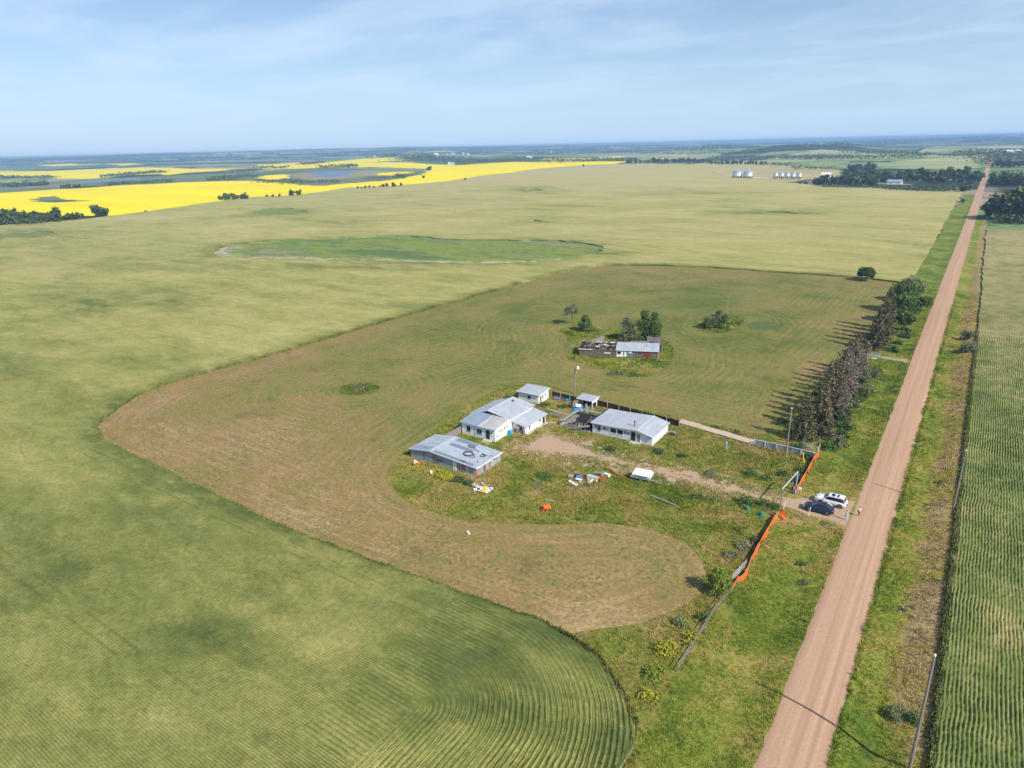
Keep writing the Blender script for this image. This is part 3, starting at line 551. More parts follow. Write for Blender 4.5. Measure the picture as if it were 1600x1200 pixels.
# ------------------------------------------------------------------ mesh collector
class MB:
    def __init__(s): s.v = []; s.f = []; s.mi = []; s.cur = 0; s.pc = []
    def add(s, vs, fs):
        s.pc.append((list(vs), list(fs))); b = len(s.v); s.v += [tuple(p) for p in vs]; s.f += [tuple(i + b for i in q) for q in fs]; s.mi += [s.cur] * len(fs); return s
    def box(s, x0, x1, y0, y1, z0, z1):
        return s.add([(x, y, z) for z in (z0, z1) for y in (y0, y1) for x in (x0, x1)], [(0, 2, 3, 1), (4, 5, 7, 6), (0, 1, 5, 4), (2, 6, 7, 3), (0, 4, 6, 2), (1, 3, 7, 5)])
    def obox(s, c, sx, sy, sz, rz=0, rx=0, ry=0):
        """box with its centre at c, turned"""
        M = Matrix.Rotation(rz, 3, 'Z') @ Matrix.Rotation(ry, 3, 'Y') @ Matrix.Rotation(rx, 3, 'X'); c = Vector(c)
        vs = [c + M @ Vector((x * sx / 2, y * sy / 2, z * sz / 2)) for z in (-1, 1) for y in (-1, 1) for x in (-1, 1)]
        return s.add(vs, [(0, 2, 3, 1), (4, 5, 7, 6), (0, 1, 5, 4), (2, 6, 7, 3), (0, 4, 6, 2), (1, 3, 7, 5)])
    def tube(s, pts, r, k=6, cap=True):
        pts = [Vector(p) for p in pts]; n = len(pts); rs = r if isinstance(r, (list, tuple)) else [r] * n; vs = []
        for i, p in enumerate(pts):
            d = (pts[min(i + 1, n - 1)] - pts[max(i - 1, 0)]).normalized(); a = d.orthogonal().normalized() if abs(d.z) > .95 else d.cross(Vector((0, 0, 1))).normalized(); b = d.cross(a)
            vs += [p + rs[i] * (math.cos(t) * a + math.sin(t) * b) for t in (2 * math.pi * j / k for j in range(k))]
        fs = [(i * k + j, i * k + (j + 1) % k, (i + 1) * k + (j + 1) % k, (i + 1) * k + j) for i in range(n - 1) for j in range(k)]
        if cap: fs += [tuple(range(k))[::-1], tuple((n - 1) * k + j for j in range(k))]
        return s.add(vs, fs)
    def lathe(s, prof, k=16, c=(0, 0, 0)):
        vs = [(c[0] + r * math.cos(2 * math.pi * j / k), c[1] + r * math.sin(2 * math.pi * j / k), c[2] + z) for r, z in prof for j in range(k)]
        n = len(prof); fs = [(i * k + j, i * k + (j + 1) % k, (i + 1) * k + (j + 1) % k, (i + 1) * k + j) for i in range(n - 1) for j in range(k)]
        fs += [tuple(range(k))[::-1], tuple((n - 1) * k + j for j in range(k))]; return s.add(vs, fs)
    def prism(s, poly, a0, a1, axis='y'):
        """closed outline (p, z) extruded along an axis"""
        n = len(poly); mk = (lambda p, a: (p[0], a, p[1])) if axis == 'y' else (lambda p, a: (a, p[0], p[1]))
        vs = [mk(p, a0) for p in poly] + [mk(p, a1) for p in poly]
        fs = [tuple(range(n)), tuple(range(2 * n - 1, n - 1, -1))] + [(i, i + n, (i + 1) % n + n, (i + 1) % n) for i in range(n)]
        return s.add(vs, fs)
    def build(s, name, mat, parent=None, smooth=False, **k):
        me = bpy.data.meshes.new(name); me.from_pydata(s.v, [], s.f)
        for m in (mat if isinstance(mat, (list, tuple)) else [mat]): me.materials.append(m)
        me.polygons.foreach_set('material_index', s.mi)
        bm = bmesh.new(); bm.from_mesh(me); bmesh.ops.recalc_face_normals(bm, faces=bm.faces); bm.to_mesh(me); bm.free()
        if smooth: me.polygons.foreach_set('use_smooth', [True] * len(me.polygons))
        o = link(bpy.data.objects.new(name, me), parent); setp(o, **k); return o
def each(m, name, mat, parent=None):
    for v, f in m.pc: q = MB(); q.add(v, f); q.build(name, mat, parent)
def thing(name, label, cat, loc=(0, 0, 0), rz=0, group=None):
    o = bpy.data.objects.new(name, None); o.empty_display_size = .3; link(o); o.location = loc; o.rotation_euler = (0, 0, rz)
    return setp(o, label, cat, group)
def copy_tree(o, parent=None):
    c = o.copy(); scene.collection.objects.link(c)
    if parent: c.parent = parent
    for ch in list(o.children): copy_tree(ch, c)
    return c

def simple(name, col, rough=.7, metal=0, mott=.15, sc=1.5, spec=.3):
    n = NM(name); c = k_mix(n, col, sc, mott) if mott else col; return n.out(c, rough, metal, spec)
def m_roof(name, base, patch, ax='x', stain=(.30, .27, .24), sw=.75):
    """galvanised sheets: each sheet its own shade, weathered runs along the slope"""
    n = NM(name); br = n.nt.nodes.new('ShaderNodeTexBrick'); br.offset = .5; br.inputs['Scale'].default_value = 1; br.inputs['Mortar Size'].default_value = .006
    br.inputs['Brick Width'].default_value = 3.0 if ax == 'x' else sw; br.inputs['Row Height'].default_value = sw if ax == 'x' else 3.0
    br.inputs['Color1'].default_value = (0, 0, 0, 1); br.inputs['Color2'].default_value = (1, 1, 1, 1); br.inputs['Mortar'].default_value = (.5, .5, .5, 1)
    n.nt.links.new(n.obj, br.inputs['Vector'])
    col = n.mix(n.rng(br.outputs['Color'], .1, .9, 0, 1), base, patch)
    st = n.noise(1.6, 4, .7, n.mp((.15, 1.6, 1) if ax == 'x' else (1.6, .15, 1))); col = n.mix(n.rng(st, .5, .8, 0, .35), col, stain)
    col = n.mix(n.mth('MULTIPLY', br.outputs['Fac'], .5), col, (.20, .21, .23)); col = k_mix(n, col, .8, .16)
    w = n.nt.nodes.new('ShaderNodeTexWave'); w.bands_direction = 'Y' if ax == 'x' else 'X'; w.inputs['Scale'].default_value = 2.2; n.nt.links.new(n.obj, w.inputs['Vector'])
    n.bump(w.outputs['Fac'], .25, .02); return n.out(col, .55, .15, .35)
M_ = {}
M_['roof_grey'] = m_roof('galvanised_roof', (.40, .43, .48), (.46, .49, .54), 'x')
M_['roof_grey_y'] = m_roof('galvanised_roof_ns', (.40, .43, .48), (.46, .49, .53), 'y')
M_['roof_blue'] = m_roof('bluish_roof', (.25, .32, .40), (.29, .36, .44), 'y')
M_['roof_worn'] = m_roof('weathered_roof', (.42, .41, .41), (.52, .50, .49), 'y', (.24, .19, .17), .32)
M_['roof_shed'] = m_roof('patched_shed_roof', (.37, .42, .48), (.44, .48, .54), 'x', (.34, .34, .36), .9)
def m_wall(name, base, grime, amt=.5):
    n = NM(name); g = n.noise(.9, 5, .7, n.mp((1, 1, .4))); lo = n.rng(n.xyz()[2], .0, .8, .35, 0)
    col = n.mix(n.mth('MAXIMUM', n.rng(g, .56, .68, 0, amt), n.mth('MULTIPLY', lo, n.rng(n.noise(2.2, 3), .4, .6))), base, grime)
    bd = n.nt.nodes.new('ShaderNodeTexWave'); bd.bands_direction = 'Z'; bd.inputs['Scale'].default_value = 1.6; n.nt.links.new(n.obj, bd.inputs['Vector']); n.bump(bd.outputs['Fac'], .3, .02)
    return n.out(col, .7, 0, .25)
M_['white'] = m_wall('white_painted_wall', (.86, .86, .85), (.50, .44, .38), .35)
M_['white_flaking'] = m_wall('flaking_white_wall', (.74, .77, .82), (.30, .25, .21), .85)
M_['pale_cap'] = simple('pale_ridge_metal', (.60, .62, .64), .5, .1, .05)
M_['trim'] = simple('white_trim', (.80, .80, .79), .5, 0, .06)
M_['blue_trim'] = simple('blue_trim', (.13, .33, .50), .5, 0, .1)
M_['glass'] = simple('dark_glass', (.018, .022, .028), .12, 0, 0, 1, .5)
M_['dark'] = simple('dark_opening', (.02, .017, .014), .9)
M_['wood_grey'] = simple('grey_weathered_wood', (.24, .22, .20), .85, 0, .35, 3)
M_['wood_dark'] = simple('dark_red_brown_board', (.060, .034, .028), .85, 0, .35, 3)
M_['wood_pale'] = simple('pale_wood', (.46, .39, .31), .85, 0, .25, 3)
M_['wood_white'] = simple('whitewashed_wood', (.62, .62, .62), .8, 0, .2, 3)
M_['tan_boards'] = simple('sun_bleached_tan_boards', (.50, .40, .30), .85, 0, .2, 3)
M_['concrete'] = simple('concrete', (.50, .46, .40), .9, 0, .2, 2)
M_['rust'] = simple('rust', (.20, .09, .05), .8, .2, .3, 3)
M_['metal'] = simple('galvanised_metal', (.50, .52, .54), .4, .5, .1)
M_['black'] = simple('black_rubber', (.018, .018, .02), .6, 0, .1)
M_['orange'] = simple('orange_mesh', (.72, .14, .025), .75, 0, .35, 3)
M_['yellow'] = simple('yellow_plastic', (.80, .46, .02), .5, 0, .1)
M_['blue'] = simple('blue_plastic', (.02, .25, .55), .4, 0, .1)
M_['cyan'] = simple('bright_blue_barrel', (.02, .32, .62), .4, 0, .05)
M_['teal'] = simple('teal_plastic', (.02, .26, .25), .5, 0, .08)
M_['red'] = simple('red_paint', (.42, .05, .035), .65, 0, .25, 3)
M_['fibre'] = simple('white_fibreglass', (.84, .84, .83), .3, 0, .04)
M_['pole'] = simple('grey_pole_wood', (.25, .22, .19), .85, 0, .2, 4)
def m_patch(name):
    n = NM(name); br = n.nt.nodes.new('ShaderNodeTexBrick'); br.inputs['Scale'].default_value = 1; br.offset = 0; br.inputs['Brick Width'].default_value = .8; br.inputs['Row Height'].default_value = 5; br.inputs['Mortar Size'].default_value = .012
    sp = n.xyz(); c = n.nt.nodes.new('ShaderNodeCombineXYZ'); n.put(c, 0, n.mth('ADD', sp[0], n.mth('MULTIPLY', sp[1], 1.0))); n.put(c, 1, n.mth('ADD', sp[2], 2.0)); n.nt.links.new(c.outputs[0], br.inputs['Vector'])
    br.inputs['Color1'].default_value = (0, 0, 0, 1); br.inputs['Color2'].default_value = (1, 1, 1, 1)
    col = n.ramp(br.outputs['Color'], [(0, (.30, .36, .42)), (.25, (.38, .40, .42)), (.45, (.27, .25, .24)), (.6, (.36, .42, .47)), (.78, (.23, .26, .29)), (.88, (.42, .45, .48))], True)
    st = n.noise(2.5, 4, .7, n.mp((1, 1, .25))); col = n.mix(n.rng(st, .5, .75, 0, .6), col, (.20, .15, .12)); col = n.mix(br.outputs['Fac'], col, (.08, .08, .08)); return n.out(col, .55, .2, .3)
M_['patch'] = m_patch('patchwork_metal_wall')
n = NM('barn_boards'); sp = n.xyz(); b = n.noise(3.0, 4, .7, n.mp((.25, .25, 3.5))); M_['barn'] = n.out(n.ramp(b, [(.35, (.085, .055, .042)), (.5, (.15, .11, .09)), (.65, (.24, .19, .16))]), .9, 0, .1)
n = NM('barn_red'); b = n.noise(2.2, 4, .7); M_['barn_red'] = n.out(n.ramp(b, [(.35, (.36, .030, .025)), (.52, (.28, .035, .03)), (.62, (.12, .07, .05))]), .85, 0, .15)

def window(par, x, y, z, w_, h_, face, frame='trim', split=1, pane='glass', d=.05):
    """window on a wall looking along -y ('s') or +x ('e'); x,y is the wall point at its middle"""
    t = .07; m = MB(); g = MB()
    def bx(mb, a0, a1, z0, z1, o0, o1):
        if face == 's': mb.box(x + a0, x + a1, y - o1, y - o0, z0, z1)
        else: mb.box(x + o0, x + o1, y + a0, y + a1, z0, z1)
    a = w_ / 2; b = h_ / 2
    bx(m, -a - t, a + t, z + b, z + b + t, -.01, d); bx(m, -a - t, a + t, z - b - t, z - b, -.01, d + .04)
    bx(m, -a - t, -a, z - b, z + b, -.01, d); bx(m, a, a + t, z - b, z + b, -.01, d)
    for i in range(1, split): bx(m, -a + 2 * a * i / split - .03, -a + 2 * a * i / split + .03, z - b, z + b, .003, d - .01)
    o = m.build('window', M_[frame], par); bx(g, -a, a, z - b, z + b, -.01, .015); g.build('pane', M_[pane], o); return o
def door(par, x, y, z0, w_, h_, face, mat='white', frame='trim', label=None):
    m = MB(); t = .08
    def bx(mb, a0, a1, q0, q1, o0, o1):
        if face == 's': mb.box(x + a0, x + a1, y - o1, y - o0, q0, q1)
        else: mb.box(x + o0, x + o1, y + a0, y + a1, q0, q1)
    a = w_ / 2; bx(m, -a, a, z0, z0 + h_, -.01, .03); o = m.build('door', M_[mat], par)
    if label: o['label'] = label
    m = MB(); bx(m, -a - t, -a, z0, z0 + h_ + t, -.01, .06); bx(m, a, a + t, z0, z0 + h_ + t, -.01, .06); bx(m, -a, a, z0 + h_, z0 + h_ + t, -.01, .06); m.build('door_frame', M_[frame], o)
    m = MB(); bx(m, a - .16, a - .08, z0 + .95, z0 + 1.05, .03, .1); m.build('handle', M_['metal'], o)
    return o
def roof(par, prof, a0, a1, mat, axis='y', th=.1, fascia='trim', name='roof'):
    poly = prof + [(p, z - th) for p, z in reversed(prof)]
    o = MB().prism(poly, a0, a1, axis).build(name, M_[mat], par)
    if fascia:
        # a thin board under each verge, 3 cm proud
        m = MB(); d = .17
        for a, s in ((a0, -1), (a1, 1)):
            lo, hi = (a - .03, a) if s < 0 else (a, a + .03)
            m.prism([(p, z + .012) for p, z in prof] + [(p, z - d) for p, z in reversed(prof)], lo, hi, axis)
        each(m, 'fascia', M_[fascia], o)
    return o
def ridge_cap(par, p, z, a0, a1, axis='y'):
    m = MB(); m.prism([(p - .11, z - .002), (p, z + .03), (p + .11, z - .002), (p + .09, z - .03), (p, z + .0), (p - .09, z - .03)], a0, a1, axis); return m.build('ridge_cap', M_['fibre'] if par.name.startswith('zz') else M_['pale_cap'], par)
def slab(prof, drop=.1): return [(prof[0][0], 0)] + [(p, z - drop) for p, z in prof] + [(prof[-1][0], 0)]
def zat(prof, x):
    for (a, b), (c, d) in zip(prof, prof[1:]):
        if a <= x <= c: return b + (d - b) * (x - a) / (c - a)
    return prof[-1][1]

# ---- bungalow
def bungalow():
    t = thing('bungalow', 'long low white bungalow with flaking paint and a stove pipe, north of the driveway', 'house', (-63.6, 124.3, 0)); L, D = 14.0, 8.9
    pr = [(0, 2.48), (5, 2.62), (10.6, 2.92), (14.0, 2.12)]
    MB().prism(slab(pr, .08), 0, D - .4, 'y').build('wall', M_['white_flaking'], t)
    e = MB(); e.prism([(.0, .0), (.0, 2.0), (D - .4, 2.0), (D - .4, .0)], L, L + .03, 'x'); e.build('end_wall', M_['white'], t, label='bright white east end wall')
    pe = [(-.35, 2.47), (5, 2.63), (10.6, 2.95), (14.35, 2.06)]
    r = roof(t, pe, -.38, D + .1, 'roof_grey_y'); ridge_cap(r, 10.6, 2.965, -.40, D + .12)
    MB().box(-.1, 14.2, -.42, -.38, 2.0, 2.0).v
    for x in (5.05, 6.65): window(t, x, 0, 1.5, 1.35, 1.05, 's', 'trim', 1)
    window(t, 1.6, 0, 1.45, .6, 1.1, 's', 'wood_grey', 1); window(t, 2.9, 0, 1.6, .6, .5, 's', 'trim', 1)
    door(t, 9.7, 0, .15, .9, 2.0, 's', 'dark', 'wood_grey', 'dark open front door'); door(t, 10.9, 0, .1, .8, 1.9, 's', 'wood_grey')
    MB().lathe([(.13, 0), (.13, 1.15), (.2, 1.17), (.2, 1.28), (.05, 1.36)], 10, (9.2, 1.6, 2.72)).build('chimney', M_['rust'], t)
    m = MB(); m.box(9.2, 11.6, -1.1, -.06, 0, .16); m.box(9.4, 10.6, -1.5, -1.1, 0, .08); m.build('doorstep', M_['concrete'], t)
    m = MB()
    for x in (.6, 1.2, 7.6, 8.3, 12.9): m.box(x, x + .5, -.025, -.004, 1.9 - (x % .7), 2.2 - (x % .5))
    each(m, 'peeling_board', M_['wood_grey'], t)
bungalow()
def lean_to():
    t = thing('collapsed_shed', 'collapsed lean-to with bent metal sheets round dark rubble, west of the bungalow', 'ruin', (-71.6, 123.6, 0))
    MB().box(0, 7.4, 0, 9.2, 0.02, .22).build('floor', M_['wood_grey'], t)
    pr = [(-.3, 1.0), (.4, 1.25), (1.1, 1.5)]; m = MB(); m.prism(pr + [(p, z - .06) for p, z in reversed(pr)], .3, 9.0, 'y'); m.build('metal_sheet', M_['roof_grey_y'], t)
    m = MB(); m.obox((3.9, 8.5, 1.45), 6.6, 1.7, .05, 0, R(-14)); m.build('metal_sheet', M_['roof_blue'], t)
    m = MB(); pts = []
    for i in range(13):
        u = i / 12; pts.append((1.2 + 6.3 * u, .2 - .9 * math.sin(u * 3.1) * 1.1, .75 + 1.0 * u + .05 * math.sin(u * 9)))
    vs = [p for q in pts for p in (q, (q[0], q[1] + .05, q[2] - .45))]; m.add(vs + [(x, y + .04, z) for x, y, z in vs], [(2 * i, 2 * i + 2, 2 * i + 3, 2 * i + 1) for i in range(12)] + [(26 + 2 * i, 26 + 2 * i + 1, 26 + 2 * i + 3, 26 + 2 * i + 2) for i in range(12)])
    m.build('curled_sheet', M_['metal'], t)
    m = MB(); m.box(7.0, 7.3, .4, 8.8, 0.22, 2.2); m.box(5.8, 6.1, .2, .5, .22, 1.9); m.box(4.4, 4.6, .2, .4, .22, 1.5); each(m, 'standing_stud', M_['dark'], t)
    r = random.Random(3); m = MB()
    for i in range(46): m.obox((r.uniform(1.4, 6.8), r.uniform(.6, 8.0), r.uniform(.25, .7)), r.uniform(.3, 1.8), r.uniform(.1, .35), .06, r.uniform(0, 3.1), r.uniform(-.4, .4), r.uniform(-.3, .3))
    each(m, 'broken_board', M_['wood_dark'], t)
    m = MB()
    for i in range(26): m.obox((r.uniform(.8, 6.5), r.uniform(.0, 7.0), r.uniform(.3, .8)), r.uniform(.15, .6), r.uniform(.1, .4), .12, r.uniform(0, 3.1), r.uniform(-.4, .4), r.uniform(-.3, .3))
    each(m, 'pale_rubble', M_['wood_pale'], t)
    m = MB(); m.obox((3.6, 5.2, 1.0), 2.6, 3.2, .05, .3, .12, -.08); m.build('tar_paper', M_['black'], t)
lean_to()
# ---- white house (several blocks)
def white_house():
    t = thing('farmhouse', 'white farmhouse of several joined blocks with grey and bluish metal roofs, behind the big shed', 'house', (-88.0, 109.0, 0))
    # south block: roof rises north
    pr = [(0, 2.85), (5.7, 3.55)]; MB().prism(slab(pr, .08), 0, 9.0, 'x').build('wall', M_['white'], t)
    pe = [(-.35, 2.83), (5.75, 3.58)]; roof(t, pe, -.2, 4.75, 'roof_blue', 'x'); roof(t, [(p, z + .003) for p, z in pe], 4.79, 9.2, 'roof_worn', 'x')
    window(t, 1.9, 0, 1.55, .95, 1.15, 's', 'blue_trim', 1); window(t, 4.8, 0, 1.5, 1.2, .95, 's', 'blue_trim', 2)
    m = MB(); m.box(3.7, 5.9, -.02, -.003, .75, 1.0); m.build('faded_panel', simple('pale_blue_paint', (.50, .63, .75), .7, 0, .1), t)
    door(t, 7.1, 0, .2, .95, 2.0, 's', 'glass', 'blue_trim', 'dark glazed porch door'); window(t, 8.0, 0, 1.7, .4, .5, 's', 'trim', 1)
    m = MB(); m.box(6.3, 8.3, -1.2, -.06, 0, .2); m.box(6.5, 8.6, -2.0, -1.2, 0, .1); m.build('doorstep', M_['concrete'], t)
    m = MB(); m.box(3.55, 3.62, -.06, -.003, 0, 2.7); m.build('drain_pipe', M_['metal'], t)
    for y in (1.5, 2.4, 3.6, 4.5): window(t, 9.0, y, 1.9, .42, .5, 'e', 'trim', 1)
    m = MB(); m.obox((9.06, .7, 1.1), .05, .35, .5); m.build('meter_box', M_['rust'], t)
    # main block: gable with its ridge running north-south
    pr = [(0, 3.25), (3.4, 4.35), (9.0, 3.55)]; MB().prism(slab(pr, .1), 5.74, 15.2, 'y').build('wall', M_['white'], t)
    pe1 = [(-1.3, 2.95), (3.4, 4.42)]; pe2 = [(3.43, 4.42), (9.5, 3.5)]
    roof(t, pe1, 5.3, 12.2, 'roof_blue' if 0 else 'roof_grey', 'y'); roof(t, [(-1.1, 3.0), (3.4, 4.41)], 12.24, 14.4, 'roof_grey', 'y'); r = roof(t, pe2, 5.2, 15.4, 'roof_grey', 'y'); ridge_cap(r, 3.42, 4.43, 5.2, 15.3)
    m = MB(); m.prism([(.4, 3.3), (2.6, 4.05), (6.8, 3.92), (8.6, 3.5)], 5.62, 5.70, 'y'); m.build('gable_opening', M_['dark'], t)
    m = MB(); m.lathe([(.22, 0), (.22, .25), (.3, .26), (.3, .36)], 10, (4.9, 13.2, 4.2)); m.build('roof_vent', M_['rust'], t)
    m = MB(); m.lathe([(.1, 0), (.1, .4)], 8, (7.9, 14.2, 3.7)); m.build('vent_pipe', M_['metal'], t)
    # east wing: roof falls east
    pr = [(9.03, 2.75), (12.5, 2.05)]; MB().prism(slab(pr, .08), 6.6, 15.0, 'y').build('wall', M_['white'], t)
    roof(t, [(9.04, 2.80), (12.95, 1.99)], 6.2, 15.4, 'roof_grey', 'y')
    window(t, 12.5, 8.2, 1.2, .55, .7, 'e', 'trim', 1); window(t, 12.5, 12.6, 1.3, .7, .65, 'e', 'trim', 1, 'glass'); door(t, 12.5, 14.2, .05, .85, 1.8, 'e', 'dark', 'wood_grey', 'dark brown side door')
    window(t, 11.3, 6.6, 1.15, .8, .75, 's', 'trim', 1)
    m = MB(); m.box(9.2, 12.4, 6.5, 6.57, 0, .95); m.build('lower_panel', M_['wood_grey'], t)
    m = MB(); m.box(12.2, 12.3, 6.3, 6.4, 0, 1.95); m.box(9.3, 9.4, 6.3, 6.4, 0, 2.6); m.box(10.4, 10.5, 6.3, 6.4, 0, 2.3); each(m, 'porch_post', M_['wood_pale'], t)
    m = MB(); m.box(10.3, 12.1, 6.38, 6.46, 1.75, 1.95); m.build('rotten_board', M_['rust'], t)
    m = MB(); m.box(12.54, 13.3, 6.6, 15.0, 0, .10); m.build('path_slab', M_['concrete'], t)
white_house()
def big_shed():
    t = thing('machine_shed', 'large low shed with patchwork grey metal walls and hose coils on its roof', 'shed', (-89.5, 93.8, 0)); pr = [(0, 1.98), (5.2, 2.66), (16.8, 1.88)]
    MB().prism(slab(pr, .08), 0, 8.1, 'y').build('wall', M_['patch'], t); pe = [(-.4, 1.92), (5.2, 2.70), (17.1, 1.86)]
    r = roof(t, pe, -.35, 8.4, 'roof_shed', 'y', .08, None)
    def strip(x0, x1, y0, y1, mat, nm='roof_sheet'):
        p = [(x0, zat(pe, x0) + .004), (x1, zat(pe, x1) + .004)]; m = MB(); m.prism(p + [(a, b + .018) for a, b in reversed(p)], y0, y1, 'y'); m.build(nm, M_[mat], r)
    M_['slate'] = simple('slate_grey_sheet', (.20, .25, .31), .5, .2, .12); M_['pale_sheet'] = simple('pale_sheet', (.52, .54, .57), .5, .2, .1)
    strip(6.6, 12.2, 4.4, 5.6, 'slate'); strip(6.4, 11.4, 6.9, 8.2, 'slate'); strip(6.0, 15.8, .0, .9, 'slate'); strip(.2, 4.9, .2, 2.2, 'roof_blue'); strip(5.3, 12, -.3, -.1, 'pale_sheet'); strip(5.1, 5.6, .5, 8.3, 'pale_sheet')
    strip(12.6, 13.7, .2, .7, 'pale_sheet'); strip(2.6, 3.3, .9, 1.6, 'pale_sheet')
    m = MB(); m.box(17.1, 17.16, -.38, 8.43, 1.70, 1.90); m.build('fascia', M_['trim'], t)
    m = MB(); m.prism([(p, z - .02) for p, z in pe] + [(p, z - .16) for p, z in reversed(pe)], -.39, -.355, 'y'); m.build('eave_board', M_['wood_grey'], t)
    m = MB(); m.box(11.1, 12.0, -.05, -.01, 0, 1.95); m.build('door', M_['trim'], t, label='pale sheet metal door')
    m = MB(); m.box(13.0, 13.9, -.05, -.01, 0, 1.8); m.build('boarded_opening', M_['wood_grey'], t); m = MB(); m.box(14.2, 14.8, -.04, -.01, .1, 1.8); m.build('sheet', M_['pale_sheet'], t)
    window(t, 7.6, 0, 1.1, 1.3, .35, 's', 'wood_grey', 2, 'dark'); window(t, 16.8, 5.9, 1.2, .7, .5, 'e', 'trim', 1, 'dark'); door(t, 16.8, 2.6, .05, .6, 1.5, 'e', 'rust', 'wood_grey')
    def zr(x): return zat(pe, x) + .07
    def coil(name, label, cx, cy, rx, ry, turns, tail, rad):
        m = MB(); pts = []
        for i in range(turns * 18 + 1):
            a = i / 18 * 2 * math.pi; k = 1 + .06 * math.sin(a * 1.7 + cx); x = cx + rx * k * math.cos(a); y = cy + ry * k * math.sin(a); pts.append((x, y, zr(x) + .05 * (i / 18)))
        pts += [(x, y, zr(x)) for x, y in tail]; m.tube([(x + t.location.x, y + t.location.y, z) for x, y, z in pts], rad, 5)
        m.build(name, M_['black'], None, label=label, cat='hose')
    coil('hose_coil', 'large round black hose coil in the middle of the big shed roof', 12.3, 3.5, .95, .95, 3, [(13.6, 3.9), (14.0, 3.2), (13.2, 2.5)], .055)
    coil('hose_coil', 'flattened black hose coil with loose ends near the north edge of the big shed roof', 10.9, 6.4, .75, .42, 2, [(11.9, 6.0), (13.4, 5.6)], .055)
    coil('hose_coil', 'small black hose coil towards the east end of the big shed roof', 15.0, 4.6, .48, .48, 2, [(14.2, 5.4), (15.9, 5.2), (16.6, 6.0)], .045)
    m = MB(); m.tube([(10.2, 6.9, zr(10.2)), (10.9, 6.5, zr(10.9)), (13.2, 5.7, zr(13))], .04, 5)
    m = MB(); m.lathe([(.13, 0), (.13, .3)], 8, (15.7, 2.0, 1.9)); m.build('roof_pipe', M_['rust'], t)
big_shed()
def hut():
    t = thing('white_hut', 'small white hut with grey metal roof, farthest building behind the farmhouse', 'hut', (-88.8, 133.0, 0)); pr = [(0, 2.62), (4.8, 2.55)]
    pr = [(0, 2.35), (4.7, 2.7)]; MB().prism(slab(pr, .06), 0, 5.9, 'x').build('wall', M_['white'], t); roof(t, [(-.35, 2.33), (5.1, 2.74)], -.35, 6.2, 'roof_grey_y', 'x')
    window(t, 3.2, 0, 1.35, .7, .7, 's', 'wood_grey', 1, 'dark'); door(t, 5.9, .9, .05, .8, 1.8, 'e', 'wood_grey', 'wood_pale', 'weathered grey door'); window(t, 5.9, 3.3, 1.5, .55, .55, 'e', 'trim', 1, 'dark')
    window(t, 5.9, 2.0, 1.3, .35, .9, 'e', 'wood_grey', 1, 'dark')
hut()
def tiny_hut():
    t = thing('well_shed', 'tiny open-fronted white shed with flat grey roof, beside the tall yard pole', 'shed', (-74.0, 136.6, 0))
    m = MB(); m.box(0, 3.9, 3.0, 3.1, 0, 2.2); m.box(0, .1, 0, 3.0, 0, 2.1); m.build('wall', M_['white'], t)
    m = MB(); m.box(3.8, 3.9, 0, 3.0, 1.35, 2.1); m.box(3.8, 3.9, 0, .25, 0, 1.35); m.box(3.8, 3.9, 2.2, 3.0, 0, 1.35); m.build('side_wall', M_['white'], t)
    m = MB(); m.box(.0, .15, -.1, 0, 0, 2.05); m.box(1.3, 1.42, -.1, 0, 0, 2.05); m.box(2.6, 2.72, -.1, 0, 0, 2.05); m.box(3.8, 3.95, -.1, 0, 0, 2.05); each(m, 'post', M_['wood_pale'], t)
    roof(t, [(-.4, 2.1), (3.4, 2.25)], -.25, 4.15, 'roof_grey_y', 'x', .08)
    MB().box(.15, 3.75, .05, 2.95, .02, .1).build('floor', M_['dark'], t)
    j = thing('junk_heap', 'blue tarp and tilted grey boards leaning against the tiny open-fronted shed', 'junk heap', (-73.5, 134.3, 0))
    m = MB(); m.add([(-.2, -.9, .35), (1.9, -1.3, .1), (2.1, .3, .95), (1.0, .9, 1.2), (-.1, .4, .8), (.9, -.3, .85)], [(0, 1, 5), (1, 2, 5), (2, 3, 5), (3, 4, 5), (4, 0, 5)]); m.build('tarp', M_['blue'], j)
    m = MB(); m.obox((.9, .1, 1.2), 1.3, .9, .1, .5, .4, .1); m.build('white_panel', M_['trim'], j)
    m = MB(); m.obox((-.9, .9, .9), .08, 1.6, 1.8, .15, 0, .12); m.obox((-.6, 1.4, 1.0), .08, 1.4, 1.6, -.3, 0, .2); m.obox((2.8, .6, .9), .08, 1.4, 1.7, .3, 0, -.25); m.obox((3.3, .3, .7), .9, .1, 1.3, .3, -.3, 0); each(m, 'grey_board', M_['wood_grey'], j)
    m = MB(); m.obox((3.3, -.2, .35), .6, .5, .6, .4); m.obox((2.2, -.6, .25), .5, .5, .45, .1); m.obox((4.2, .9, .5), .6, .1, 1.0, .2); each(m, 'crate', M_['wood_pale'], j)
tiny_hut()
x_ = MB(); x_.obox((-77.3, 139.3, .35), 1.4, .9, .5, .3); x_.obox((-78.0, 138.6, .2), .9, .8, .4, 1.0, .2); x_.build('water_tank', M_['blue'], None, label='dark blue plastic container lying by the dark board fence', cat='container')
x_ = MB(); x_.box(-82.0, -79.0, 138.8, 140.2, 0, .5); x_.obox((-80.6, 138.0, .35), 1.6, .8, .3, .2); x_.build('scrap_sheet', simple('purple_grey_scrap', (.22, .24, .33), .6, .2, .3), None, label='bluish grey scrap pile between the small hut and the tall yard pole', cat='scrap pile')

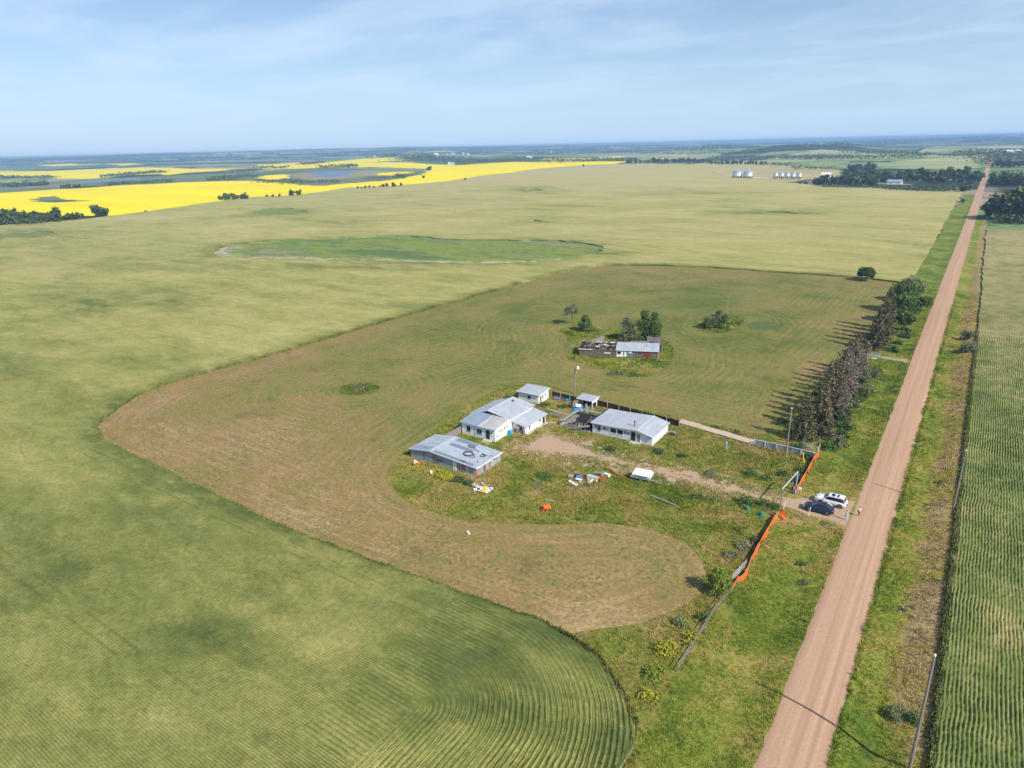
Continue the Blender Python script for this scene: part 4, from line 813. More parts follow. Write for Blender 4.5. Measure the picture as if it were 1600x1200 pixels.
# ---- old barn
def barn():
    o = G(905, 555.5); e = G(1028, 560.5); a = math.atan2(e[1] - o[1], e[0] - o[0]); L = float(np.linalg.norm(e - o)); D = 6.4
    t = thing('old_barn', 'derelict weathered barn with half its roof gone and red boards, out in the pasture', 'barn', (o[0], o[1], 0), a)
    h0, h1 = 2.15, 2.75; x1 = L * .47
    m = MB(); m.box(0, x1, 0, .14, 0, h0); m.box(0, .14, .14, D, 0, h1 - .2); m.box(0, x1, D - .14, D, 0, h1); m.box(x1 * .55, x1 * .55 + .1, .14, D - .14, 0, h0); m.build('wall', M_['barn'], t)
    MB().box(.2, x1, .2, D - .2, .02, .12).build('floor', M_['dark'], t)
    m = MB(); m.prism([(0, 0), (0, h0), (D, h1), (D, 0)], x1 + .01, L, 'x'); m.build('end_block', M_['barn'], t)
    m = MB(); m.box(x1 + .2, x1 + 3.1, -.05, -.005, .2, h0 - .1); m.build('white_section', M_['white'], t, label='white painted section with broken windows')
    m = MB(); m.box(x1 + 3.15, x1 + 5.2, -.05, -.005, .1, h0 - .1); m.build('slate_section', simple('slate_blue_board', (.13, .19, .22), .8, 0, .3), t, label='slate blue boarded section')
    window(t, x1 + .95, -.05, 1.35, 1.1, .8, 's', 'trim', 1, 'dark'); window(t, x1 + 2.35, -.05, 1.2, .35, 1.2, 's', 'trim', 1, 'wood_dark'); window(t, x1 + 4.2, -.05, 1.7, .8, .4, 's', 'trim', 1, 'trim')
    m = MB(); m.box(x1 + 8.0, x1 + 9.6, -.05, -.005, .1, h0 - .1); m.build('red_boards', M_['barn_red'], t, label='bright red boards'); window(t, x1 + 6.9, -.01, 1.3, .9, 1.1, 's', 'wood_pale', 2, 'dark')
    m = MB(); m.box(x1 + 8.9, x1 + 9.9, -.12, -.055, .1, h0); m.build('door', M_['barn_red'], t)
    m = MB(); m.box(L - .12, L + .02, -.06, -.005, 0, h0); m.build('corner_post', M_['wood_pale'], t)
    pe = [(-.35, h0 + .02), (D + .25, h1 + .08)]; roof(t, pe, x1 - .1, L + .3, 'roof_grey_y', 'x', .08, 'wood_grey')
    m = MB(); n_ = 20
    for i in range(n_):
        if i in (4, 9, 10, 15): continue
        x = -.2 + (x1 + .1) * i / (n_ - 1) + .1 * math.sin(i * 5); m.prism([(-.3, h0 + .02), (D + .2, h1 + .05), (D + .2, h1 - .1), (-.3, h0 - .14)], x - .055, x + .055, 'x')
    each(m, 'rafter', M_['wood_grey'], t)
    r = random.Random(5); m = MB()
    for i in range(30):
        y = r.uniform(.2, D - .3); m.obox((r.uniform(.6, x1 - .8), y, h0 + (h1 - h0) * y / D + .09 + r.uniform(0, .15)), r.uniform(.2, 1.6), r.uniform(.12, .3), .04, r.choice((0, 1.5, .4, 1.1, 2.4)), .07, r.uniform(-.06, .06))
    each(m, 'loose_board', M_['wood_pale'], t)
    m = MB()
    for i in range(7):
        y = r.uniform(1.5, D - .5); m.obox((r.uniform(4.0, x1 - .5), y, h0 + (h1 - h0) * y / D + .14), r.uniform(.6, 1.4), r.uniform(.3, .7), .03, r.uniform(-.5, .5), .09)
    m.box(-.3, 4, -.40, -.32, h0 - .1, h0 + .06); each(m, 'torn_sheet', M_['trim'], t)
    m = MB()
    for i in range(9): y0_ = .4 + .7 * (i * 7 % 4); y1_ = D - .3 - .6 * (i * 5 % 3); m.prism([(y0_, h0 + .07 + y0_ * .092), (y1_, h0 + .07 + y1_ * .092), (y1_, h0 + .11 + y1_ * .092), (y0_, h0 + .11 + y0_ * .092)], .3 + i * 1.15, 1.15 + i * 1.15, 'x')
    each(m, 'dark_gap_felt', M_['black'], t)  # felt blackened to stand for the shaded gaps between the rafters
    m = MB(); m.box(x1 - 3.4, x1 - 1.6, -.04, -.005, 1.0, 1.3); m.build('white_strip', M_['trim'], t)
    m = MB(); m.lathe([(.15, 0), (.15, .4)], 8, (L - 3.5, D * .6, 2.55)); m.build('vent_pipe', M_['rust'], t)
    def W(x, y): return (o[0] + x * math.cos(a) - y * math.sin(a), o[1] + x * math.sin(a) + y * math.cos(a))
    return W, L, D
BW, BL, BD_ = barn()
def fence(name, label, pts, h, post_mat, board_mat, sp=2.4, rails=None, top=None, cat='fence', boards=True, ph=None, group=None, lean=0):
    pts = [Vector((p[0], p[1], 0)) for p in pts]; t = thing(name, label, cat, (pts[0].x, pts[0].y, 0), 0, group); o = pts[0]; bm_ = MB(); tp = MB(); posts = []
    for a, b in zip(pts, pts[1:]):
        d = b - a; L = d.length; n_ = max(1, round(L / sp)); ang = math.atan2(d.y, d.x)
        for i in range(n_ + (1 if b is pts[-1] else 0)): posts.append(a + d * i / n_ - o)
        if boards:
            k = max(1, int(L / .6))
            for i in range(k):
                c = a + d * (i + .5) / k - o; hh = h * (1 + .04 * rnd.uniform(-1, 1)); bm_.obox((c.x, c.y, hh / 2 + .03), L / k * .97, .05, hh, ang)
        if rails:
            for z in rails: c = (a + b) / 2 - o; bm_.obox((c.x, c.y, z), L, .05, .08, ang)
        if top: c = (a + b) / 2 - o; tp.obox((c.x, c.y, h + .06), L, top, .05, ang)
    if bm_.v: bm_.build('board' if boards else 'rail', M_[board_mat], t)
    if tp.v: tp.build('top_rail', M_[post_mat], t)
    for p in posts[:100]:
        hh = (ph or h + .15) * rnd.uniform(.95, 1.05); MB().obox((p.x, p.y - (.07 if boards else 0), hh / 2), .13, .11, hh, rnd.uniform(-.1, .1), lean * rnd.uniform(-1, 1), lean * rnd.uniform(-1, 1)).build('post', M_[post_mat], t)
    return t
fence('board_fence', 'weathered grey board fence running back from the west end of the old barn', [BW(1.5, BD_ + .3), BW(6.2, BD_ + 9)], 2.3, 'wood_grey', 'wood_grey')
fence('board_fence', 'tumbledown grey pen of boards behind the metal-roofed end of the old barn', [BW(14.5, BD_ + .8), BW(14.8, BD_ + 4.0), BW(20.5, BD_ + 5.2), BW(24.2, BD_ + .9)], 2.1, 'wood_pale', 'wood_grey', lean=.06)
fence('board_fence', 'short tall grey windbreak fence right of the two trees behind the old barn', [BW(19.6, BD_ + 8.4), BW(24.2, BD_ + 8.0)], 2.6, 'wood_grey', 'wood_grey')
fence('rail_fence', 'thin dark rail fence behind the old barn, left of the trees', [BW(6.4, BD_ + 9.2), BW(15.5, BD_ + 8.6)], 1.2, 'wood_dark', 'wood_dark', 2.2, [.5, 1.05], boards=False)
fence('board_fence', 'long dark red-brown board fence behind the bungalow', [G(862, 620), G(905, 630), G(932, 634), G(1061, 667)], 1.5, 'wood_pale', 'wood_dark', 3.0)
a = G(1062, 660); b = G(1178, 694); t = thing('fallen_fence', 'pale tan board fence fallen nearly flat between the dark fence and the whitewashed one', 'fence', (a[0], a[1], 0)); d = b - a; L = float(np.linalg.norm(d)); ang = math.atan2(d[1], d[0])
for i in range(7):
    u = (i + .5) / 7; c = d * u; m = MB(); m.obox((c[0], c[1], .42 + .05 * math.sin(i * 2)), L / 7 * .98, 1.35, .06, ang + rnd.uniform(-.015, .015), R(24) + rnd.uniform(-.06, .06)); m.build('board_panel', M_['tan_boards'], t)
    m = MB(); m.obox((c[0] + math.sin(ang) * .5, c[1] - math.cos(ang) * .5, .12), L / 7 * .96, .12, .2, ang); m.build('rail', M_['wood_grey'], t)
fence('panel_fence', 'whitewashed panel fence with white posts ending near the spruces', [G(1178, 695), G(1230, 706), G(1272, 716)], 1.15, 'wood_white', 'patch', 2.6, top=.16)
x_ = G(1276, 712); m = MB(); m.tube([(x_[0], x_[1], 0), (x_[0] + .3, x_[1] + .2, 2.6)], [.14, .09], 8); m.tube([(x_[0] + .05, x_[1], 1.7), (x_[0] - 3.4, x_[1] + 2.2, 1.35)], .06, 6); m.tube([(x_[0] + .05, x_[1], 1.0), (x_[0] - 3.4, x_[1] + 2.2, 1.3)], .06, 6); m.build('corner_brace', M_['wood_white'], None, label='white triangular pole brace at the corner of the whitewashed fence', cat='brace')
fence('board_fence', 'grey slatted fence between the big shed and the farmhouse', [(-93.2, 103.4), (-92.8, 106.5), (-88.4, 108.6)] if 0 else [G(692, 694), G(721, 676)], 1.7, 'wood_grey', 'wood_grey', 2)
x_ = G(712, 688); m = MB()
for i in range(5): m.obox((x_[0] - 1.6 + i * .8, x_[1] - .6, .5 + .1 * (i % 2)), .12, .12, 1.0, 0, .12)
m.obox((x_[0], x_[1] - .65, .9), 4.0, .08, .1); m.obox((x_[0], x_[1] - .65, .45), 4.0, .08, .1); m.build('rail_fence', M_['wood_pale'], None, label='short pale rail fence just north of the big shed', cat='fence')
def barrel(x, y, mat, label, h=1.05, r=.45):
    t = thing('barrel', label, 'barrel', (x, y, 0)); MB().lathe([(r * .92, 0), (r, .08), (r, h * .33), (r * 1.05, h * .35), (r, h * .37), (r, h * .66), (r * 1.05, h * .68), (r, h * .7), (r, h - .05), (r * .93, h)], 16).build('drum', M_[mat], t, smooth=False); MB().lathe([(r * .85, h - .0), (r * .85, h + .02)], 16).build('lid', M_[mat], t)
x_ = G(797, 679); barrel(x_[0], x_[1], 'cyan', 'bright blue barrel against the farmhouse wall')
x_ = G(1190, 806); barrel(x_[0], x_[1], 'teal', 'teal tub standing in the weeds south of the driveway', .75, .34)
x_ = G(1168, 797); barrel(x_[0], x_[1], 'teal', 'teal tub half hidden in the shade of a bush south of the driveway', .6, .36)
x_ = G(1134, 703); m = MB(); m.lathe([(.16, 0), (.16, 1.5), (.24, 1.5), (.24, 1.75), (.1, 1.85)], 10, (x_[0], x_[1], 0)); m.tube([(x_[0], x_[1], 1.3), (x_[0] + .4, x_[1] - .2, 1.1)], .05, 6); m.build('standpipe', simple('pale_blue_paint_pipe', (.25, .42, .58), .5), None, label='pale blue standpipe alone in the grass east of the bungalow', cat='standpipe')
x_ = G(1256, 723); m = MB(); m.tube([(x_[0], x_[1], 0), (x_[0] - .45, x_[1] + .3, 2.0)], .11, 8); m.lathe([(.2, 0), (.2, .12)], 8, (x_[0], x_[1], 0)); m.build('marker_post', M_['yellow'], None, label='leaning yellow marker post beside the whitewashed fence', cat='post')
x_ = G(1048, 684); t = thing('satellite_dish', 'grey round dish propped behind the east end of the bungalow', 'dish', (x_[0], x_[1] + .6, 0), .4)
m = MB(); m.lathe([(1.0, 0), (1.0, .04), (.5, .2), (.1, .27)], 18); o = m.build('dish', M_['metal'], t, True); o.rotation_euler = (R(-50), R(18), 0); o.location = (0, 0, .85); MB().tube([(0, 0, 0), (0, 0, .8)], .06).build('mast', M_['pole'], t)
for pts, lb in (([(-79.5, 131.2), (-72.2, 130.2)], 'pale narrow walkway from the small hut towards the collapsed lean-to'), ([(-74.6, 124.5), (-71.8, 124.8)], 'short pale walkway between the farmhouse wing and the collapsed lean-to')):
    (x0, y0), (x1, y1) = pts; m = MB(); k = 6
    for i in range(k): m.obox((x0 + (x1 - x0) * (i + .5) / k, y0 + (y1 - y0) * (i + .5) / k, .06), math.hypot(x1 - x0, y1 - y0) / k * .96, .5, .12, math.atan2(y1 - y0, x1 - x0) + rnd.uniform(-.03, .03))
    m.build('walkway', M_['concrete'], None, label=lb, cat='walkway')
x_ = G(878, 664); m = MB(); m.obox((x_[0], x_[1], .35), .9, .7, .7, .2); m.obox((x_[0] + 1.2, x_[1] + .1, .15), 1.2, .3, .2, .3); m.build('wooden_box', M_['wood_pale'], None, label='tan wooden box in front of the collapsed lean-to', cat='box')
x_ = G(858, 652); m = MB(); m.obox((x_[0] + 1.5, x_[1] + .5, .8), 3.0, .05, .7, .1, .1); m.obox((x_[0] + .2, x_[1] + .4, .4), .1, .1, .9, 0); m.obox((x_[0] + 2.8, x_[1] + .6, .4), .1, .1, .9, 0); m.build('windbreak', M_['metal'], None, label='grey metal windbreak on posts east of the farmhouse wing', cat='windbreak')

# ---- orange mesh fences
def mesh_fence(label, pts, h=1.15, sag=.18, posts=True):
    P = [np.array(p) for p in pts]; t = thing('mesh_fence', label, 'mesh fence', (P[0][0], P[0][1], 0)); o = P[0]; vs = []; fs = []; L = 0
    for a, b in zip(P, P[1:]):
        d = b - a; l = np.linalg.norm(d); k = max(2, int(l / .45)); nx, ny = -d[1] / l, d[0] / l
        for i in range(k + 1):
            u = i / k; c = a + d * u - o; w_ = .07 * math.sin((L + u * l) * 1.1) + .03 * math.sin((L + u * l) * 3.1); top = h - sag * .6 * math.sin(u * math.pi) - .04 * abs(math.sin((L + u * l) * .7))
            n0 = len(vs); vs += [(c[0] + nx * w_ * q, c[1] + ny * w_ * q, .08 + (top - .08) * z) for z, q in ((0, 1.8), (.5, 1), (1, 0))]
            if i: fs += [(n0 - 3, n0, n0 + 1, n0 - 2), (n0 - 2, n0 + 1, n0 + 2, n0 - 1)]
        L += l
    m = MB(); m.add(vs, fs); ob = m.build('mesh', M_['orange'], t); sm = ob.modifiers.new('thickness', 'SOLIDIFY'); sm.thickness = .02
    if posts:
        for p in P: MB().tube([(p[0] - o[0], p[1] - o[1], 0), (p[0] - o[0] + .03, p[1] - o[1], h + .25)], .05, 6).build('post', M_['pole'], t)
    return t
mesh_fence('sagging orange mesh fence south of the driveway entrance', [G(1215, 808), G(1208, 817), G(1196, 838), G(1182, 862), G(1172, 882), G(1169, 890)])
mesh_fence('orange mesh fence north of the driveway, running to the spruces', [G(1279, 711), G(1270, 722), G(1262, 738), G(1252, 755), G(1244, 769)])
mesh_fence('orange mesh draped on the metal gate, near the bright green bush', [G(1168, 894), G(1162, 906), G(1151, 912), G(1144, 924)], 1.2, .35)
x_ = G(1222, 808); m = MB(); m.add([(x_[0] - .3, x_[1] + .6, 1.5), (x_[0] + .1, x_[1] + .2, 1.35), (x_[0] + 1.0, x_[1] - .6, .3), (x_[0] + .5, x_[1] - 1.0, .15), (x_[0] - .1, x_[1] - .6, .1), (x_[0] - .3, x_[1], .7)], [(0, 1, 5), (1, 2, 5), (2, 3, 5), (3, 4, 5)]); o = m.build('mesh_flap', M_['orange'], None, label='loose torn flap of orange mesh beside the leaning gate post', cat='mesh'); o.modifiers.new('t', 'SOLIDIFY').thickness = .03
x_ = G(1222, 800); m = MB(); m.tube([(x_[0], x_[1], 0), (x_[0] + .25, x_[1] + .5, 1.9)], .09, 7); m.build('leaning_post', M_['wood_white'], None, label='leaning pale post at the north end of the southern orange fence', cat='post')
a = G(1168, 888); b = G(1146, 912); t = thing('metal_gate', 'white tubular metal gate behind orange mesh', 'gate', (a[0], a[1], 0)); d = b - a
m = MB()
for z in (.35, .65, .95, 1.3): m.tube([(-.3, 0, z), (d[0] - .3, d[1], z)], .022, 6)
for u in (0, .5, 1): m.tube([(d[0] * u - .3, d[1] * u, .3), (d[0] * u - .3, d[1] * u, 1.32)], .022, 6)
m.build('gate_bars', M_['trim'], t); MB().tube([(-.3, .1, 0), (-.3, .1, 1.6)], .07).build('post', M_['pole'], t); MB().tube([(d[0] - .3, d[1] - .1, 0), (d[0] - .3, d[1] - .1, 1.5)], .07).build('post', M_['pole'], t)
P_ = [G(1143, 926), G(1118, 955), G(1102, 982), G(1080, 1016), G(1058, 1050)]
fence('rail_fence', 'grey weathered rail fence leading south from the orange mesh gate', P_, 1.1, 'wood_grey', 'wood_grey', 3.0, [.55, 1.05], boards=False, ph=1.25, lean=.05)
# ---- overhead gate frame
b1, b2 = (-20.8, 112.45), (-19.9, 119.3); t = thing('gate_frame', 'tall gate frame with pale blue crossbeam spanning the driveway', 'gate frame', (b1[0], b1[1], 0))
bl = simple('faded_blue_paint', (.36, .48, .60), .6, 0, .15)
MB().tube([(0, 0, 0), (0, 0, 3.3)], .09, 8).build('post', M_['pole'], t); MB().tube([(.9, 6.85, 0), (.9, 6.85, 3.75)], .10, 8).build('post', bl, t)
m = MB(); m.tube([(-.05, -.35, 3.32), (.9, 6.95, 3.82)], .10, 8); m.build('crossbeam', bl, t)
x_ = G(1246, 772); t = thing('mailbox', 'white box on a post beside the north gate post', 'mailbox', (x_[0] + .3, x_[1], 0)); MB().box(-.25, .25, -.15, .15, .9, 1.35).build('box', M_['trim'], t); MB().tube([(0, 0, 0), (0, 0, .9)], .06).build('post', M_['pole'], t)
x_ = G(1240, 771); m = MB(); m.obox((x_[0], x_[1], .7), .25, .3, 1.4, .2); m.obox((x_[0] + .3, x_[1] - .2, .5), .2, .25, 1.0, .5); m.build('bundled_post', simple('reddish_plank', (.45, .30, .34), .8, 0, .3), None, label='reddish grey plank bundle at the foot of the north gate post', cat='planks')
for px, py, h, lb in ((1263, 806, 1.5, 'white marker post in the grass beside the dark blue car'), (1279, 778, 1.1, 'white marker post behind the white car')):
    x_ = G(px, py); m = MB(); m.tube([(x_[0], x_[1], 0), (x_[0] + .15, x_[1] + .05, h)], .06, 8); m.lathe([(.09, 0), (.09, .08), (.03, .12)], 8, (x_[0] + .15, x_[1] + .05, h)); m.build('marker_post', M_['trim'], None, label=lb, cat='post')
# ---- side gate by the spruces
x_ = G(1350, 556); t = thing('metal_gate', 'small grey tubular gate at the side lane between the spruces', 'gate', (x_[0], x_[1], 0), R(5)); m = MB()
for z in (.3, .6, .9, 1.2): m.tube([(0, 0, z), (4.2, 0, z)], .05, 6)
for x in (0, 1.4, 2.8, 4.2): m.tube([(x, 0, .3), (x, 0, 1.2)], .05, 6)
m.build('gate_bars', M_['metal'], t); [MB().tube([(x, .1, 0), (x, .1, 1.6)], .1).build('post', M_['pole'], t) for x in (-.2, 4.4)]
m = MB(); m.box(x_[0] - 1.5, x_[0] + 3.5, x_[1] - 2.4, x_[1] - 1.0, 0, .12); m.build('concrete_slab', M_['concrete'], None, label='pale concrete slab in front of the small side gate', cat='slab')

# ---- utility poles
def pole(x, y, h, label, lamp=False, arm=False, pin=True, r=.16, sy=0):
    t = thing('utility_pole', label, 'utility pole', (x, y, HZ(x, y) - .1)); MB().tube([(0, 0, 0), (0, 0, h * .5), (0, 0, h)], [r, r * .85, r * .65], 10).build('pole', M_['pole'], t)
    if pin: MB().lathe([(.05, 0), (.12, .05), (.12, .2), (.05, .28)], 8, (0, 0, h)).build('insulator', M_['trim'], t)
    if lamp:
        MB().tube([(0, 0, h - 1.0), (.5, -.1, h - .75), (.9, -.2, h - .8)], .04).build('lamp_arm', M_['metal'], t); MB().lathe([(.10, -.05), (.32, -.35), (.34, -.75), (.1, -.8)], 12, (.9, -.2, h - .45)).build('lamp', M_['trim'], t)
        MB().lathe([(.16, 0), (.16, .6)], 10, (.25, 0, h - 2.6)).build('transformer', M_['metal'], t)
    if arm: MB().tube([(0, 0, h * .97), (1.5, .1, .1)], .012, 4).build('guy_wire', M_['metal'], t)
    MB().box(-.05, .05, -r - .04, -r + .02, h * .25, h * .25 + .12).build('tag', M_['metal'], t)
pole(-78.7, 143.7, 8.3, 'tall yard pole with a white lamp behind the tiny open-fronted shed', True, False, False)
pole(-24.8, 133.3, 10.3, 'utility pole standing by the whitewashed fence near the spruces', arm=True)
pole(4.1, 126.4, 10.9, 'utility pole on the east side of the gravel road level with the cars')
pole(3.1, 64.9, 14.0, 'nearest utility pole, in the ditch at the bottom right', r=.17)
M_['rim'] = simple('dark_alloy', (.16, .165, .17), .4, .4, 0)
M_['pole_pale'] = simple('pale_grey_pole', (.42, .40, .37), .85, 0, .2, 3)
# ------------------------------------------------------------------ foliage
def m_leaf(name, stops, rough=.7):
    n = NM(name); v = n.mth('ADD', n.mth('MULTIPLY', n.attr('tint'), .75), n.mth('MULTIPLY', n.noise(.7, 3, .6), .25))
    col = n.ramp(v, stops); return n.out(col, rough, 0, .12)
L_ = {'green': m_leaf('green_leaves', [(.1, (0.041, 0.080, 0.020)), (.5, (0.087, 0.152, 0.032)), (.9, (0.174, 0.254, 0.058))]),
      'lime': m_leaf('bright_green_leaves', [(.1, (.07, .12, .014)), (.5, (.17, .23, .030)), (.9, (.32, .36, .06))]),
      'grey': m_leaf('grey_green_leaves', [(.1, (.075, .095, .040)), (.5, (.165, .190, .085)), (.9, (.30, .31, .17))]),
      'dark': m_leaf('dark_green_leaves', [(.1, (0.032, 0.058, 0.020)), (.5, (0.065, 0.109, 0.035)), (.9, (0.123, 0.181, 0.065))]),
      'olive': m_leaf('olive_needles', [(.1, (.045, .052, .022)), (.5, (.120, .122, .052)), (.9, (.25, .22, .115))]),
      'brown': m_leaf('browning_needles', [(.1, (.050, .045, .026)), (.5, (.140, .118, .068)), (.9, (.29, .24, .15))]),
      'mauve': m_leaf('dead_grey_twigs', [(.1, (.072, .060, .046)), (.5, (.200, .162, .130)), (.9, (.38, .31, .255))]),
      'gold': m_leaf('yellow_flowering_weed', [(.1, (.12, .15, .02)), (.5, (.33, .32, .03)), (.9, (.52, .43, .04))]),
      'far': m_leaf('far_tree_leaves', [(.1, (.034, .054, .018)), (.5, (.075, .108, .038)), (.9, (.15, .20, .07))])}
M_['bark'] = simple('bark', (.13, .105, .085), .9, 0, .3, 2); M_['bark_pale'] = simple('pale_bark', (.36, .33, .29), .9, 0, .3, 2)
def cards(C, S, up=.35, aspect=.7, rg=rng):
    """one small leaf-clump quad per centre"""
    n = len(C); a = rg.normal(size=(n, 3)); a /= np.linalg.norm(a, axis=1)[:, None]; nrm = rg.normal(size=(n, 3)); nrm[:, 2] += up * 3; nrm /= np.linalg.norm(nrm, axis=1)[:, None]
    b = np.cross(nrm, a); b /= np.linalg.norm(b, axis=1)[:, None] + 1e-9; a = np.cross(b, nrm); S = np.broadcast_to(S, (n,))[:, None]
    A = a * S * .5; B = b * S * .5 * aspect; k = rg.uniform(.4, 1.0, (n, 1))
    v = np.stack([C - A * k - B, C + A - B * .6, C + A * .7 + B, C - A + B * k], 1).reshape(-1, 3); return v, np.arange(4 * n).reshape(n, 4)
def crown(name, C, S, mat, parent, tint, up=.35):
    v, f = cards(C, S, up); me = npmesh(name, v, f, mat, None, {'tint': ('FACE', tint)}); return link(bpy.data.objects.new(name, me), parent)
def limbs(parent, h, r, tips, base=(0, 0, 0), mat='bark', top=.75):
    m = MB(); m.tube([base, (base[0] + .1 * r, base[1], h * .35), (base[0], base[1] + r * .5, h * top)], [r, r * .75, r * .3], 7)
    tr = m.build('trunk', M_[mat], parent)
    for i, tp in enumerate(tips): q = MB(); z0 = h * (.2 + .4 * (i % 4) / 4); q.tube([(base[0], base[1], z0), ((tp[0] + base[0]) * .5, (tp[1] + base[1]) * .5, z0 * .4 + tp[2] * .6), tuple(tp)], [r * .4, r * .25, r * .08], 5); q.build('limb', M_[mat], parent)
    return tr
def broadleaf(name, label, h, w_, n, mat='green', cat='tree', leaf=.38, base=.12, clumps=26, seed=1, loc=(0, 0), bark='bark', lim=5, group=None, sparse=.55):
    rg = np.random.default_rng(seed); t = thing(name, label, cat, (loc[0], loc[1], HZ(*loc)), rg.uniform(0, 6), group)
    d = rg.normal(size=(clumps, 3)); d /= np.linalg.norm(d, axis=1)[:, None]; d[:, 2] = np.abs(d[:, 2]) * 1.0 - .28; rr = rg.uniform(.45, 1.0, clumps)[:, None]
    c = d * rr * np.array([w_ / 2, w_ / 2, h * (1 - base) * .62]) * .82; c[:, 2] += h * (base + (1 - base) * .36)
    if base < .1: u_ = rg.uniform(0, 1, clumps); pr_ = np.sin(np.clip(.38 + .6 * u_, 0, 1) * math.pi) ** .8; c = np.c_[d[:, 0] * rr[:, 0] * w_ * .42 * pr_, d[:, 1] * rr[:, 0] * w_ * .42 * pr_, h * (.07 + .83 * u_)]
    cs = rg.uniform(.11, .22, clumps) * w_; k = rg.integers(0, clumps, n); off = rg.normal(size=(n, 3)); off /= np.linalg.norm(off, axis=1)[:, None]; off *= (rg.uniform(.3, 1, n) ** sparse)[:, None]
    C = c[k] + off * cs[k][:, None] * np.array([1, 1, .8]); C[:, 2] = np.maximum(C[:, 2], .12)
    tint = np.clip(rg.normal(.5, .17, n) + (rg.uniform(-.16, .16, clumps))[k], 0, 1)
    crown('crown', C, rg.uniform(.6, 1.3, n) * leaf, L_[mat], t, tint)
    tips = c[rg.permutation(clumps)[:lim]]; limbs(t, h, max(.05, h * .018), tips, mat=bark); return t
def spruce(name, label, h, w_, n, mat, seed, loc, mats2=None, leaf=.42, group=None, lean=0):
    rg = np.random.default_rng(seed); t = thing(name, label, 'tree', (loc[0], loc[1], HZ(*loc)), rg.uniform(0, 6), group); t.rotation_euler.x = lean
    nb = int(h * 9); zb = h * (1 - rg.uniform(.03, 1, nb) ** .8); ab = rg.uniform(0, 2 * math.pi, nb); lb = (1 - zb / h) ** .92 * w_ / 2 * rg.uniform(.6, 1.12, nb) + .15
    k = rg.choice(nb, n, p=lb / lb.sum()); u = rg.uniform(.12, 1, n) ** .7
    C = np.c_[np.cos(ab[k]) * lb[k] * u, np.sin(ab[k]) * lb[k] * u, zb[k] - .35 * lb[k] * u ** 1.5 + .1]; C += rg.normal(size=C.shape) * .16; C[:, 2] = np.maximum(C[:, 2], .1)
    tint = np.clip(rg.normal(.45, .2, n) + .25 * (u - .5) + rg.uniform(-.15, .15, nb)[k], 0, 1)
    crown('crown', C, rg.uniform(.5, 1.3, n) * leaf, L_[mat], t, tint, .2)
    m = MB(); m.tube([(0, 0, 0), (0, 0, h * .97)], [h * .016, .03], 6); m.build('trunk', M_['bark'], t); m = MB()
    for i in range(0, nb, 3):
        m.tube([(0, 0, zb[i]), (math.cos(ab[i]) * lb[i] * .95, math.sin(ab[i]) * lb[i] * .95, zb[i] - .3 * lb[i])], [.035, .012], 3, False)
    m.build('branches', M_['bark'], t, kind=None); return t
def shrub(name, label, h, w_, n, mat, seed, loc, leaf=.26, group=None, cat='bush', clumps=14):
    rg = np.random.default_rng(seed); t = thing(name, label, cat, (loc[0], loc[1], HZ(*loc)), rg.uniform(0, 6), group)
    d = rg.normal(size=(clumps, 3)); d /= np.linalg.norm(d, axis=1)[:, None]; d[:, 2] = np.abs(d[:, 2]); c = d * np.array([w_ / 2, w_ / 2, h * .75]) * rg.uniform(.2, .85, clumps)[:, None]; cs = rg.uniform(.16, .30, clumps) * w_
    k = rg.integers(0, clumps, n); off = rg.normal(size=(n, 3)); off /= np.linalg.norm(off, axis=1)[:, None]; C = c[k] + off * (cs[k] * rg.uniform(.4, 1, n))[:, None] * np.array([1, 1, min(1, h / w_ * 1.4)]); C[:, 2] = np.abs(C[:, 2]) + .05
    crown('foliage', C, rg.uniform(.6, 1.3, n) * leaf, L_[mat], t, np.clip(rg.normal(.5, .17, n) + rg.uniform(-.14, .14, clumps)[k], 0, 1))
    m = MB()
    for i in range(5): a = i * 1.3; m.tube([(0, 0, 0), (math.cos(a) * w_ * .2, math.sin(a) * w_ * .2, h * .6)], [.04, .015], 4)
    m.build('stems', M_['bark'], t); return t
# row of dying spruces beside the road: nearest are olive, then brown, then bare mauve-grey
rowk = 0
for i in range(17):
    y = 143.5 + i * 3.45 + rnd.uniform(-.6, .6); x = -22.4 + rnd.uniform(-.9, .9) + (.8 if i % 2 else -.4); h = 10.4 + 2.2 * math.sin(min(i, 14) / 14 * 3.1) + rnd.uniform(-1.6, 1.6)
    if i < 5: mt, lb, gp = 'olive' if i % 2 == 0 else 'brown', 'olive-brown spruce in the near end of the dying row by the whitewashed fence', 'near spruces of the roadside row'
    elif i < 9: mt, lb, gp = ('brown' if i % 2 else 'olive'), 'browning spruce in the middle of the dying row beside the gravel road', 'middle spruces of the roadside row'
    else: mt, lb, gp = 'mauve' if i % 2 else 'brown', 'bare mauve-grey dead spruce at the far end of the row, before the side lane', 'dead spruces of the roadside row'
    spruce('spruce_tree', lb, h, rnd.uniform(5.6, 7.2), 3000 if mt != 'mauve' else 2400, mt, 100 + i, (x, y), group=gp, leaf=.36 if mt != 'mauve' else .27)
for i in range(6):
    y = 150 + i * 8 + rnd.uniform(-2, 2); spruce('spruce_tree', 'pale leafless spruce on the road side of the dying row', rnd.uniform(7.5, 11), 3.8, 1100, 'mauve', 140 + i, (-19.6 + rnd.uniform(-.5, .5), y + 8), group='road side spruces of the row', leaf=.28)
for i in range(6):
    y = 223.5 + i * 5.4; spruce('spruce_tree', 'dark brown-green spruce in the row beyond the side lane', 13.5 + rnd.uniform(-2.2, 2.2), rnd.uniform(6, 7.5), 3200, 'olive' if i % 4 else 'brown', 160 + i, (-20.2 + rnd.uniform(-1, 1), y), group='spruces beyond the side lane', leaf=.45)
